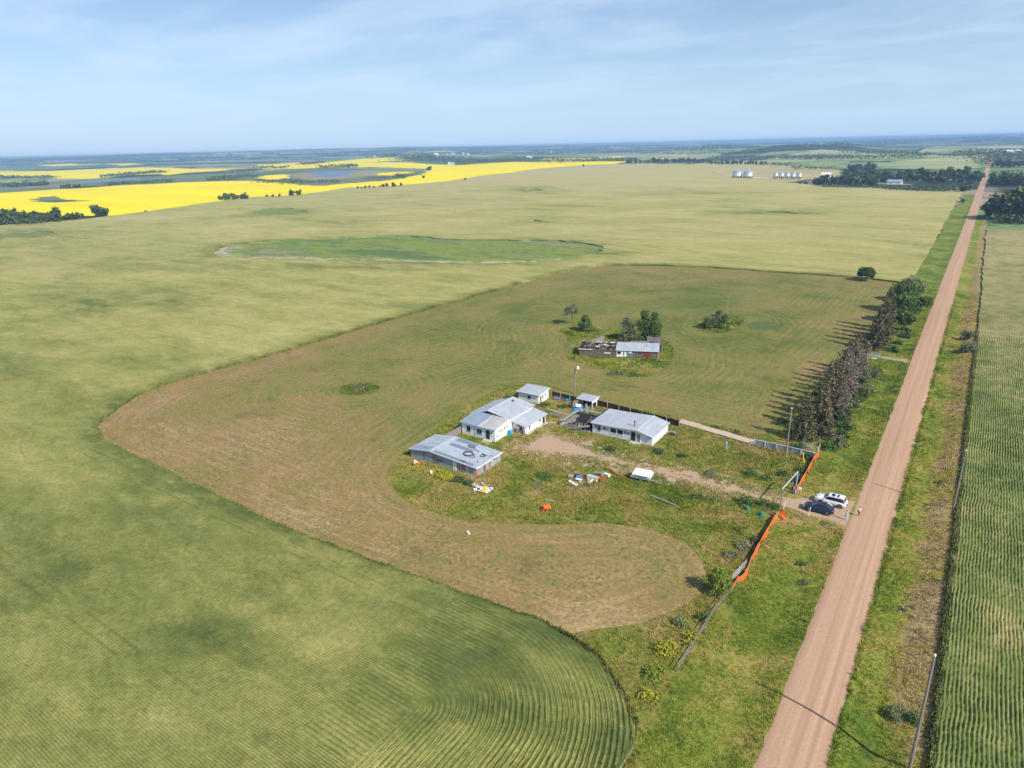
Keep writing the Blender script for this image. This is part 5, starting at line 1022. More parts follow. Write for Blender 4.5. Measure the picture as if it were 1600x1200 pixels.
for i, (x, y, h, w_, mt, lb) in enumerate(((-17.6, 262, 13, 10, 'green', 'broad leafy tree on the road side of the spruces beyond the side lane'), (-18.4, 279, 14.5, 12, 'green', 'tall rounded leafy tree behind the spruces beyond the side lane'),
        (-15.4, 250, 9, 6.5, 'green', 'smaller mid-green leafy tree on the road side of the spruces beyond the side lane'), (-17.8, 299, 12, 11, 'grey', 'grey-green leafy tree at the far end of the roadside trees'), (-13.2, 285, 7.5, 7, 'green', 'low leafy tree nearest the road beyond the side lane'))):
    broadleaf('leafy_tree', lb, h, w_, 4200, mt, seed=20 + i, loc=(x, y), leaf=.5, clumps=44)
broadleaf('round_tree', 'lone round dark green tree at the far edge of the mown pasture', 7.6, 8.6, 4200, 'dark', seed=41, loc=(-38.5, 336.5), leaf=.5, base=.12, clumps=46)
broadleaf('windblown_tree', 'leaning half-bare grey-green tree left of the old barn', 8.2, 7.2, 1500, 'grey', seed=42, loc=(-113.2, 205.5), leaf=.36, base=.35, bark='bark', lim=9, clumps=20).rotation_euler = (R(-6), R(-9), .5)
broadleaf('leafy_tree', 'low bushy green tree next to the leaning tree left of the old barn', 5.6, 6.6, 3000, 'green', seed=43, loc=(-105.8, 199.8), leaf=.42, base=.0, clumps=26)
x_ = G(979, 533); broadleaf('slim_tree', 'narrow grey-green tree behind the old barn, left of the taller one', 8.6, 6.2, 3200, 'grey', seed=44, loc=(x_[0], x_[1]), leaf=.34, base=.02, clumps=44)
x_ = G(1006, 534); broadleaf('slim_tree', 'tall green tree close behind the grey roof of the old barn', 10.5, 7.2, 4200, 'green', seed=45, loc=(x_[0], x_[1]), leaf=.38, base=.02, clumps=52)
x_ = G(1021, 534); broadleaf('slim_tree', 'second tall green tree behind the old barn, touching the windbreak fence', 10.2, 6.4, 3800, 'green', seed=46, loc=(x_[0], x_[1]), leaf=.36, base=.02, clumps=48)
for i, (px, py, h, w_, mt, lb) in enumerate(((1112, 512, 6.2, 3.4, 'grey', 'slim grey-green sapling on the left of the grassy island in the pasture'), (1122, 512, 6.8, 4.2, 'grey', 'tallest greyish tree on the grassy island in the pasture'), (1130, 513, 5.0, 4.4, 'green', 'low green tree in front on the grassy island in the pasture'), (1104, 514, 4.4, 3.2, 'green', 'small green tree at the left edge of the grassy island'))):
    x_ = G(px, py); broadleaf('island_tree', lb, h, w_ * 1.35, 1700, mt, seed=50 + i, loc=(x_[0], x_[1]), leaf=.30, base=0, clumps=30)
x_ = G(1133, 508); m = MB(); m.tube([(x_[0], x_[1], 0), (x_[0] + .2, x_[1], 5), (x_[0] + .5, x_[1] + .2, 9)], [.14, .09, .03], 6)
for i in range(9): z = 4 + i * .5; m.tube([(x_[0] + .1 + .04 * i, x_[1], z), (x_[0] + math.cos(i * 2.1) * (1.4 - i * .1), x_[1] + math.sin(i * 2.1) * 1.1, z + .7)], [.04, .012], 4)
m.build('dead_tree', M_['bark_pale'], None, label='thin bare dead tree standing up from the grassy island', cat='tree')
x_ = G(1148, 506); shrub('bush', 'low bright green bush on the right of the grassy island', 1.6, 6, 900, 'lime', 60, (x_[0], x_[1]), .4)
x_ = G(562, 609); shrub('twig_heap', 'small heap of grey twigs on the round weedy mound in the pasture', .9, 4.2, 420, 'mauve', 61, (x_[0], x_[1]), .25, cat='brush heap')
x_ = G(1123, 928); broadleaf('leafy_tree', 'bright yellow-green small tree beside the rail fence, below the orange gate', 3.9, 4.4, 5200, 'lime', seed=62, loc=(x_[0] - .4, x_[1] + .2), leaf=.20, base=0, clumps=34)
x_ = G(804, 632); shrub('bush', 'dark green bush at the corner of the small white hut', 3.4, 4.6, 1600, 'green', 63, (x_[0] - 1.4, x_[1]), .3)
x_ = G(1512, 549); shrub('bush', 'larger grey-green bush in the far ditch east of the road', 4.4, 5.6, 1900, 'grey', 64, (x_[0], x_[1]), .36); x_ = G(1509, 528); shrub('bush', 'smaller dark bush behind the grey-green one in the far ditch', 3.6, 4.0, 1100, 'dark', 65, (x_[0], x_[1]), .36)
x_ = G(1404, 1112); shrub('bush', 'grey-green bush in the ditch beside the nearest utility pole', 1.5, 2.5, 1700, 'grey', 66, (x_[0], x_[1]), .17); x_ = G(1425, 1124); shrub('bush', 'low dark green bush touching the foot of the nearest utility pole', 1.3, 2.1, 1200, 'green', 67, (x_[0], x_[1]), .16)
# bushes on the road side of the spruces
for i in range(14):
    y = 141 + i * 4.6 + rnd.uniform(-1, 1); shrub('bush', 'dark green bush under the road side of the dying spruce row', rnd.uniform(1.8, 3.6), rnd.uniform(3.2, 4.8), 1000, rnd.choice(['green', 'dark', 'green', 'grey']), 200 + i, (-17.9 + rnd.uniform(-.7, .7) + .5 * math.sin(i), y), .32, 'bushes under the spruce row')
for i in range(7): shrub('bush', 'low bush along the roadside trees beyond the side lane', rnd.uniform(1.5, 3), rnd.uniform(3, 4.5), 800, rnd.choice(['green', 'dark']), 220 + i, (-14.8 + rnd.uniform(-1, 1), 224 + i * 9.5), .34, 'bushes beyond the side lane')
for i in range(5): shrub('bush', 'dark green shrub on the field side of the dying spruce row', rnd.uniform(1.2, 2.2), rnd.uniform(2.5, 4), 500, 'dark', 230 + i, (-26 + rnd.uniform(-.7, .7), 146 + i * 9), .3, 'shrubs on the field side of the row')
# weeds in the yard
wl = [(1190, 790, 2.0, 3.0, 'green', 'leafy green bush by the teal tubs'), (1166, 788, 2.4, 3.6, 'green', 'large leafy bush shading a teal tub'), (1210, 795, 1.4, 2.4, 'green', 'green bush against the leaning gate post'),
      (1245, 700, 1.7, 3.0, 'dark', 'dark bush under the utility pole by the whitewashed fence'), (1262, 716, 2.0, 3.2, 'dark', 'dark bush in the corner of the whitewashed fence'), (1222, 742, 1.4, 2.2, 'dark', 'round dark bush near the blue crossbeam'),
      (1250, 738, 1.6, 2.8, 'dark', 'dark bush inside the northern orange mesh'), (1245, 752, 1.3, 2.2, 'dark', 'low dark bush near the north gate post'), (1028, 707, 1.1, 3.2, 'dark', 'wide dark weed clump in front of the bungalow end'), (1066, 714, .9, 2.6, 'dark', 'dark weed clump east of the bungalow'),
      (1110, 742, .8, 3.0, 'grey', 'greyish weed patch beside the driveway bend'), (1170, 740, .9, 3.6, 'green', 'long low weed clump north of the driveway'), (1195, 748, .9, 3.0, 'green', 'low green weed clump before the gate frame'),
      (1088, 776, .8, 3.2, 'green', 'green weed patch south of the driveway, left'), (1108, 783, .7, 2.6, 'green', 'green weed patch south of the driveway, right'), (852, 745, .6, 4.6, 'green', 'big green weed patch left of the white-topped trailer'), (838, 757, .5, 3.4, 'grey', 'bluish weed patch in front of the big shed'),
      (688, 742, 1.0, 3.4, 'gold', 'yellow flowering weeds along the big shed wall'), (702, 748, 1.0, 3.2, 'gold', 'yellow flowering weed clump below the shed window'), (650, 733, 1.0, 3.0, 'gold', 'yellow-green weeds at the west corner of the big shed'), (672, 738, .9, 2.6, 'gold', 'small yellow weed clump by the shed wall'),
      (717, 752, 1.2, 3.0, 'dark', 'dark weeds before the pale shed door'), (732, 757, 1.1, 2.6, 'dark', 'dark weeds at the east corner of the big shed'), (1040, 1016, 1.4, 3.4, 'gold', 'yellowish bush on the field side of the rail fence, middle'), (1078, 1000, 1.5, 2.8, 'gold', 'yellow bush touching the rail fence'), (1098, 968, 1.2, 2.2, 'green', 'green bush next to the upper end of the rail fence'),
      (1020, 1055, 1.2, 3.0, 'lime', 'lime green weeds at the lower end of the rail fence'), (1012, 1090, 1.0, 2.4, 'gold', 'lowest yellow weed clump near the crop edge'), (1062, 975, 1.2, 2.4, 'grey', 'grey-green bush at the edge of the mown tongue'), (1160, 855, .9, 3.2, 'grey', 'grey weed strip inside the southern orange mesh'), (1142, 868, .8, 3.0, 'grey', 'grey weed strip farther from the southern orange mesh'), (1180, 846, 1.0, 2.2, 'dark', 'dark bush touching the southern orange mesh'),
      (880, 636, .8, 3.0, 'dark', 'dark weeds left of the tiny open shed'), (850, 633, .9, 3.4, 'green', 'green weeds by the small white hut door'), (830, 640, .8, 2.6, 'green', 'green weeds under the small white hut'), (955, 702, .6, 3.6, 'dark', 'dark weeds along the front of the bungalow'), (962, 584, .9, 4.6, 'grey', 'greyish shrub clump below the old barn'), (990, 586, .8, 3.6, 'dark', 'dark shrub clump below the old barn'), (950, 566, .9, 6, 'gold', 'yellow weeds below the roofless end of the old barn'),
      (960, 526, 1.2, 4, 'dark', 'dark bushes behind the roofless end of the old barn'), (925, 518, 1.4, 5, 'green', 'green bushes by the board fence behind the old barn'), (1003, 537, 1.5, 5, 'dark', 'dark undergrowth beneath the tall trees behind the barn'), (1222, 660, 1.0, 3.4, 'green', 'green weeds behind the tan low fence'), (1150, 676, .6, 2.6, 'green', 'small green weeds behind the tan low fence'), (1120, 669, .6, 2.2, 'green', 'small green clump north of the tan low fence'),
      (1412, 945, .5, 1.6, 'grey', 'pale grey-green weed in the grass east of the road'), (1257, 908, .5, 1.6, 'grey', 'pale grey-green weed in the grass west of the road'), (1250, 878, .6, 2.0, 'green', 'dark green weed on the verge west of the road')]
for i, (px, py, h, w_, mt, lb) in enumerate(wl):
    x_ = G(px, py); shrub('weed_clump', lb, h, w_, int(260 * w_), mt, 300 + i, (x_[0], x_[1]), .22, cat='weeds', clumps=18)
# ---- long grass
def m_grass(name, green, bright, zone=None):
    m = m_rough(name, green, False, bright, zone); nt_ = m.node_tree; b = nt_.nodes['Principled BSDF']; src = b.inputs['Base Color'].links[0].from_socket
    a = nt_.nodes.new('ShaderNodeAttribute'); a.attribute_name = 'tint'; mr = nt_.nodes.new('ShaderNodeMapRange'); mr.inputs['To Min'].default_value = .72; mr.inputs['To Max'].default_value = 1.7; nt_.links.new(a.outputs['Fac'], mr.inputs[0])
    cc = nt_.nodes.new('ShaderNodeCombineColor'); [nt_.links.new(mr.outputs[0], cc.inputs[i]) for i in range(3)]; mx_ = nt_.nodes.new('ShaderNodeMix'); mx_.data_type = 'RGBA'; mx_.blend_type = 'MULTIPLY'; mx_.inputs[0].default_value = 1
    nt_.links.new(src, mx_.inputs[6]); nt_.links.new(cc.outputs[0], mx_.inputs[7]); nt_.links.new(mx_.outputs[2], b.inputs['Base Color'])
    for l in list(b.inputs['Normal'].links): nt_.links.remove(l)
    return m
def tufts(name, polys, dens, h, mat, excl=(), nb=3, wd=.07):
    out = []
    for p in polys:
        p = np.asarray(p); x0, y0 = p.min(0); x1, y1 = p.max(0); y0 = max(y0, 45); y1 = min(y1, 330); n = int((x1 - x0) * (y1 - y0) * dens)
        P = np.c_[rng.uniform(x0, x1, n), rng.uniform(y0, y1, n)]; D = np.hypot(P[:, 0], P[:, 1]); P = P[rng.random(n) < np.clip(110 / D, .15, 1) ** 1.2]; k = pip(P, p)
        for e in excl: k &= ~(pip(P, np.asarray(e)) & ((pdist(P, np.asarray(e)) > rng.uniform(0, 2.2, len(P))) if e is drv_in else True))
        k &= vn(P[:, 0], P[:, 1], 1.1) * .6 + vn(P[:, 0], P[:, 1], 3.7) * .4 > .30; out.append(P[k])
    P = np.vstack(out); n = len(P); z = hz(P[:, 0], P[:, 1]); D = np.hypot(P[:, 0], P[:, 1]); sc = np.clip(D / 100, .8, 1.8); hh = h * rng.uniform(.4, 1.4, n) * (.6 + .8 * vn(P[:, 0], P[:, 1], 5.)); tn = np.clip(rng.normal(.5, .16, n) + (vn(P[:, 0], P[:, 1], 2.) - .5) * .5, 0, 1)
    V_ = []; T_ = []
    for j in range(nb):
        a = rng.uniform(0, 6.28, n); b = a + math.pi / 2; w_ = wd * sc * rng.uniform(.6, 1.5, n); lx = np.cos(a); ly_ = np.sin(a); sp_ = rng.uniform(.1, .7, n) * hh; o = rng.uniform(0, .16, n) * sc
        c = np.c_[P[:, 0] + lx * o, P[:, 1] + ly_ * o, z - .02]; s_ = np.c_[np.cos(b) * w_, np.sin(b) * w_, 0 * w_]; t_ = np.c_[P[:, 0] + lx * (o + sp_), P[:, 1] + ly_ * (o + sp_), z + hh]
        V_.append(np.stack([c - s_, c + s_, t_], 1)); T_.append(np.clip(tn + rng.normal(0, .08, n), 0, 1))
    v = np.vstack([q.reshape(-1, 3) for q in V_]); f = np.arange(len(v)).reshape(-1, 3); me = npmesh(name, v, f, mat, None, {'tint': ('FACE', np.concatenate(T_))}); o = link(bpy.data.objects.new(name, me)); o['kind'] = 'stuff'; return o
foot = [np.array(q) for q in ([(-64, 124), (-49.4, 124), (-49.4, 133), (-64, 133)], [(-88.2, 108.8), (-79, 108.8), (-79, 115), (-75.3, 115), (-75.3, 124.5), (-88.2, 124.5)], [(-89.8, 93.5), (-72.4, 93.5), (-72.4, 102.3), (-89.8, 102.3)], [(-89, 132.8), (-82.8, 132.8), (-82.8, 138), (-89, 138)], [(-71.8, 123.8), (-64, 123.8), (-64, 133), (-71.8, 133)])]
bf = np.array([BW(-.3, -.3), BW(BL + .3, -.3), BW(BL + .3, BD_ + .3), BW(-.3, BD_ + .3)])
GR = m_grass('long_grass_blades', .0, 1.12); GV = m_grass('verge_grass_blades', .055, 1.2, vz)
drv_in = np.asarray(driveway)
drv_small = drv_in + (drv_in.mean(0) - drv_in) * .0
tufts('long_grass', [rough_yard], 24, .30, GR, foot + [drv_in], 3, .045); tufts('weed_patch_grass', [barn_ring, island], 14, .42, GV, [bf], 3, .05); tufts('mound_grass', [mound], 14, .4, m_grass('mound_blades', .13, 1.0), [], 3, .05)
tufts('ditch_grass', [verge_w, verge_e], 22, .22, GV, [np.asarray(lane), np.asarray(road), np.array([(-21.5, 112.5), (-9, 110.5), (-9, 121), (-21.5, 119.5)])], 3, .04)
se = np.array([(-4.05, 50), (-3.45, 50), (-3.45, 300), (-4.05, 300)], float); tufts('shoulder_grass', [se], 60, .34, GV, [np.asarray(road)], 3, .05)
# crop edge stalks: uneven ears along the near edge of the wheat
def edge_stalks(line, n, name, mat, h, inw):
    seg = rng.integers(0, len(line) - 1, n); u = rng.random(n)[:, None]; P = line[seg] * (1 - u) + line[seg + 1] * u + rng.normal(0, .16, (n, 2)); z = hz(P[:, 0], P[:, 1]); hh = h * rng.uniform(.6, 1.12, n); a = rng.uniform(0, 6.28, n); w_ = rng.uniform(.05, .11, n)
    c = np.c_[P, z]; s_ = np.c_[np.cos(a) * w_, np.sin(a) * w_, 0 * w_]; t_ = np.c_[P + rng.normal(0, .12, (n, 2)), z + hh]; v = np.stack([c - s_, c + s_, t_ + s_ * .8, t_ - s_ * .8], 1).reshape(-1, 3)
    me = npmesh(name, v, np.arange(4 * n).reshape(n, 4), mat, None, {'tint': ('FACE', rng.random(n)), 'green': ('FACE', np.full(n, .6)), 'bd': ('FACE', np.full(n, 150.))}); link(bpy.data.objects.new(name, me))['kind'] = 'stuff'
ln = yard_all[(yard_all[:, 1] < 260) & (yard_all[:, 0] < -21.6)]
edge_stalks(ln, 16000, 'wheat_edge_stalks', MAT['wheat'], CH + .12, 1)
edge_stalks(np.array([(4.75, 55), (4.75, 140), (4.85, 262)], float), 9000, 'cereal_edge_stalks', MAT['cereal'], .68, 1)

# ------------------------------------------------------------------ junk in the yard
def rubble(name, label, cat, px, py, items):
    x_ = G(px, py); t = thing(name, label, cat, (x_[0], x_[1], 0))
    k_ = .8 if name == 'junk_pile' else 1
    for nm, mat, c, s_, rz, rx in items: q = MB(); q.obox(c, s_[0] * k_, s_[1] * k_, s_[2] * k_, rz, rx); q.build(nm, M_[mat], t)
    return t
r = random.Random(11); r2 = random.Random(21)
its = [('stone', r.choice(['concrete', 'trim', 'wood_pale', 'wood_white']), (r.gauss(0, 1.0), r.gauss(.3, .7), .2 + r.random() * .45), (r.uniform(.4, 1.1), r.uniform(.3, .7), r.uniform(.2, .45)), r.uniform(0, 3), r.uniform(-.4, .4)) for _ in range(26)]
its += [('rusty_beam', 'rust', (-.1, .7, .75), (2.3, .14, .14), .2, 0), ('plank', 'wood_white', (.2, -.9, .35), (1.5, .3, .12), -.1, .2), ('yellow_sack', 'yellow', (.8, -.7, .5), (.9, .8, .45), .4, .3), ('yellow_sack', 'yellow', (.5, -.1, .75), (.5, .5, .4), 1.0, .2)]
rubble('rubble_heap', 'pale rubble heap with yellow sacks in front of the big shed', 'rubble heap', 755, 767, its)
its = [('tilted_sheet', 'wood_grey', (1.9, 1.0, 1.25), (2.6, 2.0, .08), .35, -.25), ('plank', 'wood_white', (.9, .2, .9), (1.9, .14, .1), .5, .4), ('pale_box', 'concrete', (1.1, -.1, .45), (2.6, .9, .8), .15, 0), ('red_panel', 'red', (3.0, .2, .5), (.12, 1.6, .9), -.2, 0), ('blue_drum', 'blue', (-1.4, -1.2, .35), (.9, .6, .6), .6, .2), ('teal_crate', 'teal', (-.3, .1, .5), (.6, .5, .5), .2, .1),
       ('grey_board', 'wood_grey', (-2.6, -1.8, .4), (1.2, 1.0, .6), .4, .3), ('pale_sheet', 'trim', (-.8, -2.0, .4), (1.6, .5, .2), .1, .2), ('pale_sheet', 'trim', (-1.2, -3.6, .25), (1.4, .5, .2), -.5, .3), ('white_scrap', 'trim', (-.3, -3.9, .25), (.6, .5, .25), .8, .1), ('white_scrap', 'trim', (-2.0, -3.3, .3), (.5, .5, .3), .8, .1), ('dark_tyre', 'black', (-1.9, -.6, .3), (1.0, .8, .35), .3, .2)]
its += [('scrap_bit', r2.choice(['wood_grey', 'wood_pale', 'rust', 'trim', 'black', 'wood_white']), (r2.gauss(-.2, 1.7), r2.gauss(-1.0, 1.0), .15 + r2.random() * .3), (r2.uniform(.3, 1.2), r2.uniform(.15, .5), r2.uniform(.08, .3)), r2.uniform(0, 3), r2.uniform(-.4, .4)) for _ in range(22)]
rubble('junk_pile', 'junk pile with a tilted grey sheet, blue drum and white scraps, left of the trailer', 'junk pile', 918, 747, its)
rubble('white_block', 'two white blocks in the grass between junk pile and trailer', 'block', 946, 743, [('block', 'trim', (-.4, 0, .3), (.8, .6, .5), .2, 0), ('block', 'trim', (.6, -.2, .3), (.8, .6, .5), -.3, 0)])
a = G(942, 733); b = G(962, 742); c = G(988, 753); m = MB(); m.tube([(a[0], a[1], .5), ((a[0] + b[0]) / 2, (a[1] + b[1]) / 2 + .5, .45), (b[0], b[1], .3), (c[0], c[1], .25)], [.12, .17, .14, .05], 7); m.build('orange_netting', simple('rusty_orange_net', (.50, .13, .035), .8, 0, .35, 3), None, label='rolled rusty orange netting trailing from the junk pile to the trailer', cat='netting')
x_ = G(850, 799); t = thing('orange_chair', 'toppled bright orange plastic chair in the tall grass', 'chair', (x_[0], x_[1], 0), .5)
m = MB(); m.obox((.5, .2, .75), 1.3, .9, .1, .2, .3); m.build('seat', M_['orange'], t); m = MB(); m.obox((-.2, -.2, .5), .1, 1.0, 1.0, .3, 0, .5); m.build('backrest', M_['orange'], t)
for dx, dy in ((-.5, -.5), (-.6, .3), (.3, -.6)): m = MB(); m.tube([(dx, dy, .05), (dx + .4, dy + .3, .6)], .06, 6); m.build('leg', M_['orange'], t)
x_ = G(745, 741); m = MB(); m.add([(x_[0], x_[1], .1), (x_[0] + .9, x_[1] - .3, .2), (x_[0] + .6, x_[1] - .2, 1.0), (x_[0] - .1, x_[1] + .4, 1.2), (x_[0] + .3, x_[1] - .9, .1)], [(0, 4, 1, 2, 3)]); o = m.build('orange_tarp', M_['orange'], None, label='small orange tarp hanging on the east corner of the big shed', cat='tarp'); o.modifiers.new('t', 'SOLIDIFY').thickness = .04
x_ = G(655, 725); rubble('scrap_pile', 'small pinkish scrap pile against the west part of the big shed wall', 'scrap pile', 656, 727, [('scrap', r.choice(['rust', 'trim', 'orange', 'wood_pale']), (r.gauss(0, .9), r.gauss(-.3, .3), .3 + r.random() * .3), (r.uniform(.3, .7), .4, .35), r.uniform(0, 3), r.uniform(-.4, .4)) for _ in range(9)])
x_ = G(674, 742); m = MB(); m.lathe([(.22, .3), (.3, .75), (.12, .9)], 8, (x_[0], x_[1], 0)); m.tube([(x_[0], x_[1], 0), (x_[0], x_[1], .35)], .06); m.build('white_bucket', M_['trim'], None, label='white bucket in the weeds in front of the big shed', cat='bucket')
a = G(1015, 775); b = G(1062, 794); m = MB(); m.tube([(a[0], a[1], .25), ((a[0] + b[0]) / 2, (a[1] + b[1]) / 2, .3), (b[0], b[1], .2)], .075, 6); m.build('fallen_pole', M_['pole_pale'], None, label='long grey pole lying in the grass south of the driveway', cat='pole')
a = G(852, 783); b = G(866, 786); m = MB(); m.tube([(a[0], a[1], .3), (b[0], b[1], .35)], .08, 6); m.build('plank', M_['wood_pale'], None, label='short pale plank lying behind the orange chair', cat='plank')
x_ = G(732, 833); m = MB(); m.obox((x_[0], x_[1], .1), .9, .3, .14, -.6); m.build('white_board', M_['trim'], None, label='small white board lying alone on the mown pasture', cat='board')
n_ = 900; P = np.c_[rng.uniform(-80, -45, n_), rng.uniform(104, 126, n_)]; q = pdist(P, drv_in); k = (q < 3.2) & (P[:, 0] < -52) & (rng.random(n_) < .5); P = P[k]; m = MB()
for i, p in enumerate(P[:260]): s_ = rnd.uniform(.08, .26); m.obox((p[0], p[1], s_ * .35), s_ * 1.3, s_, s_ * .8, rnd.uniform(0, 3), rnd.uniform(-.4, .4))
m.build('scattered_stones', M_['wood_pale'], None)['kind'] = 'stuff'

# ---- trailer with white fibreglass canopy
def trailer():
    c = G(1000, 752); t = thing('canopy_trailer', 'small trailer under a boxy white fibreglass canopy, beside the driveway', 'trailer', (c[0], c[1] + 1.0, 0), R(6))
    MB().box(-2.0, 1.7, -1.0, 1.0, .45, .62).build('bed', M_['wood_grey'], t); m = MB(); m.box(-2.0, 1.7, -1.06, -1.0, .5, .95); m.build('side_panel', M_['metal'], t)
    z0, z1 = .7, 1.75; vs = [(-1.75, -1.05, z0), (1.75, -1.05, z0), (1.75, 1.05, z0), (-1.75, 1.05, z0), (-1.75, -1.08, z0 + .55), (1.9, -1.08, z0 + .55), (1.9, 1.08, z0 + .55), (-1.75, 1.08, z0 + .55), (-1.55, -.85, z1), (1.45, -.85, z1), (1.45, .85, z1), (-1.55, .85, z1)]
    m = MB(); m.add(vs, [(0, 1, 5, 4), (1, 2, 6, 5), (2, 3, 7, 6), (3, 0, 4, 7), (4, 5, 9, 8), (5, 6, 10, 9), (6, 7, 11, 10), (7, 4, 8, 11), (8, 9, 10, 11), (0, 3, 2, 1)]); o = m.build('canopy', M_['fibre'], t); bv = o.modifiers.new('b', 'BEVEL'); bv.width = .09; bv.segments = 3
    m = MB(); m.box(-1.3, 1.3, -1.13, -1.075, .95, 1.18); m.build('side_window', M_['slate'], t)
    m = MB(); m.tube([(-2.0, -.7, .5), (-3.4, 0, .45)], .05); m.tube([(-2.0, .7, .5), (-3.4, 0, .45)], .05); m.build('drawbar', M_['pole'], t)
    m = MB(); m.tube([(1.7, -.5, .5), (4.0, -1.0, .3)], .06); m.build('loose_pipe', M_['metal'], t)
    for s_ in (-1, 1):
        q = MB(); q.tube([(0, s_ * .95, .36), (0, s_ * 1.15, .36)], .36, 16); w_ = q.build('wheel', M_['black'], t); q = MB(); q.tube([(0, s_ * 1.151, .36), (0, s_ * 1.17, .36)], .2, 12); q.build('rim', M_['metal'], w_)
trailer()

# ---- cars
def paint(name, col, rough=.25):
    n = NM(name); n.b.inputs['Coat Weight'].default_value = .15; n.b.inputs['Coat Roughness'].default_value = .08; return n.out(col, rough, .15 if max(col) < .4 else 0, .5)
def loft(m, rings):
    k = len(rings[0]); vs = [p for r_i in rings for p in r_i]; fs = [(i * k + j, i * k + (j + 1) % k, (i + 1) * k + (j + 1) % k, (i + 1) * k + j) for i in range(len(rings) - 1) for j in range(k)]; fs += [tuple(range(k))[::-1], tuple((len(rings) - 1) * k + j for j in range(k))]; m.add(vs, fs)
def car(label, loc, rz, col, L, W, H, hood, belt, cab, top, roofcol=None, rails=False, panes=False):
    """local +x is forward. cab = (rear base x, front base x), top = (rear top x, front top x)"""
    t = thing('parked_car', label, 'car', loc, rz); P = paint('car_paint', col); w_ = W / 2; h2 = L / 2; wb = L * .30
    def ring(x, wf, zb, zt): a = w_ * wf; return [(x, -a * .86, zb), (x, -a * .98, zb + .12), (x, -a, zb + (zt - zb) * .5), (x, -a * .965, zt - .10), (x, -a * .86, zt), (x, a * .86, zt), (x, a * .965, zt - .10), (x, a, zb + (zt - zb) * .5), (x, a * .98, zb + .12), (x, a * .86, zb)]
    st = [(-h2, .86, .42, belt - .22), (-h2 + .06, .92, .34, belt - .06), (-h2 + .35, .99, .28, belt), (cab[0] + .3, 1, .25, belt), (0, 1, .25, belt), (cab[1] - .1, 1, .25, belt), (cab[1] + .25, .99, .25, hood + .03), (h2 - .55, .97, .27, hood), (h2 - .15, .90, .30, hood - .12), (h2, .76, .36, hood - .32)]
    m = MB(); loft(m, [ring(*s_) for s_ in st]); body = m.build('body', P, t, True)
    c0, c1 = cab; t0, t1 = top; wt = w_ * .76; wbz = w_ * .93; z0 = belt - .04; z1 = H - .05
    def cr(x, zt, wtop, xb): return None
    vs = [(c0, -wbz, z0), (c1, -wbz * .96, z0), (c1, wbz * .96, z0), (c0, wbz, z0), (t0, -wt, z1), (t1, -wt, z1), (t1, wt, z1), (t0, wt, z1)]
    m = MB(); m.add(vs, [(0, 3, 2, 1), (0, 1, 5, 4), (1, 2, 6, 5), (2, 3, 7, 6), (3, 0, 4, 7), (4, 5, 6, 7)]); m.build('windows', M_['glass'], t)
    rv = [(t0 - .10, -wt - .03, z1 - .02), (t1 + .10, -wt - .03, z1 - .02), (t1 + .10, wt + .03, z1 - .02), (t0 - .10, wt + .03, z1 - .02), (t0 + .05, -wt * .88, H), (t1 - .15, -wt * .88, H + .02), (t1 - .15, wt * .88, H + .02), (t0 + .05, wt * .88, H)]
    m = MB(); m.add(rv, [(0, 3, 2, 1), (0, 1, 5, 4), (1, 2, 6, 5), (2, 3, 7, 6), (3, 0, 4, 7), (4, 5, 6, 7)]); ro = m.build('roof', P, t)
    if panes:
        for xa, xb in ((t1 - .95, t1 - .35), (t0 + .75, t1 - 1.25)): m = MB(); m.box(xa, xb, -wt * .62, wt * .62, H + .012, H + .035); m.build('roof_window', M_['glass'], ro)
    if rails:
        for s_ in (-1, 1): m = MB(); m.tube([(t0 + .1, s_ * wt * .93, H + .0), (t0 + .3, s_ * wt * .93, H + .07), (t1 - .5, s_ * wt * .93, H + .07), (t1 - .25, s_ * wt * .93, H + .0)], .025, 5); m.build('roof_rail', M_['metal'], ro)
    for s_ in (-1, 1):
        for xb, xt in ((c0 + .02, t0 + .0), (c1 - .02, t1 + .0), (c0 + (c1 - c0) * .32, t0 + (t1 - t0) * .30), (c0 + (c1 - c0) * .60, t0 + (t1 - t0) * .66)):
            m = MB(); m.tube([(xb, s_ * wbz * .985, z0 + .02), (xt, s_ * (wt + .01), z1)], .04, 4); m.build('pillar', P if xb in (c0 + .02, c1 - .02) else M_['black'], t)
        m = MB(); m.obox((c1 - .35, s_ * (w_ + .06), belt + .06), .16, .20, .13); m.build('mirror', P, t)
        m = MB(); m.obox((h2 - .13, s_ * w_ * .66, hood - .22), .16, .38, .13, s_ * -.35); m.build('headlight', simple('headlight_glass', (.75, .78, .8), .15, 0, 0), t)
        m = MB(); m.obox((-h2 + .03, s_ * w_ * .74, belt - .2), .10, .30, .2, s_ * .2); m.build('tail_light', simple('tail_light_red', (.35, .02, .02), .25, 0, 0), t)
        for xw in (-wb, wb):
            m = MB(); m.tube([(xw, s_ * (w_ - .16), .37), (xw, s_ * (w_ + .006), .37)], .43, 20); m.build('wheel_arch', M_['black'], t)
            m = MB(); m.tube([(xw, s_ * (w_ - .24), .36), (xw, s_ * (w_ + .02), .36)], .355, 20); wh = m.build('wheel', M_['black'], t)
            m = MB(); m.tube([(xw, s_ * (w_ + .021), .36), (xw, s_ * (w_ + .035), .36)], .235, 14)
            m.build('rim', M_['rim'], wh)
    m = MB(); m.box(-h2 - .02, -h2 + .1, -w_ * .8, w_ * .8, .38, .58); m.build('rear_bumper', M_['black'], t); m = MB(); m.box(h2 - .12, h2 + .0, -w_ * .55, w_ * .55, .42, .66); m.build('grille', M_['black'], t)
    m = MB(); m.box(-h2 - .03, -h2 - .005, -.26, .26, .72, .86); m.build('number_plate', M_['trim'], t)
    return t
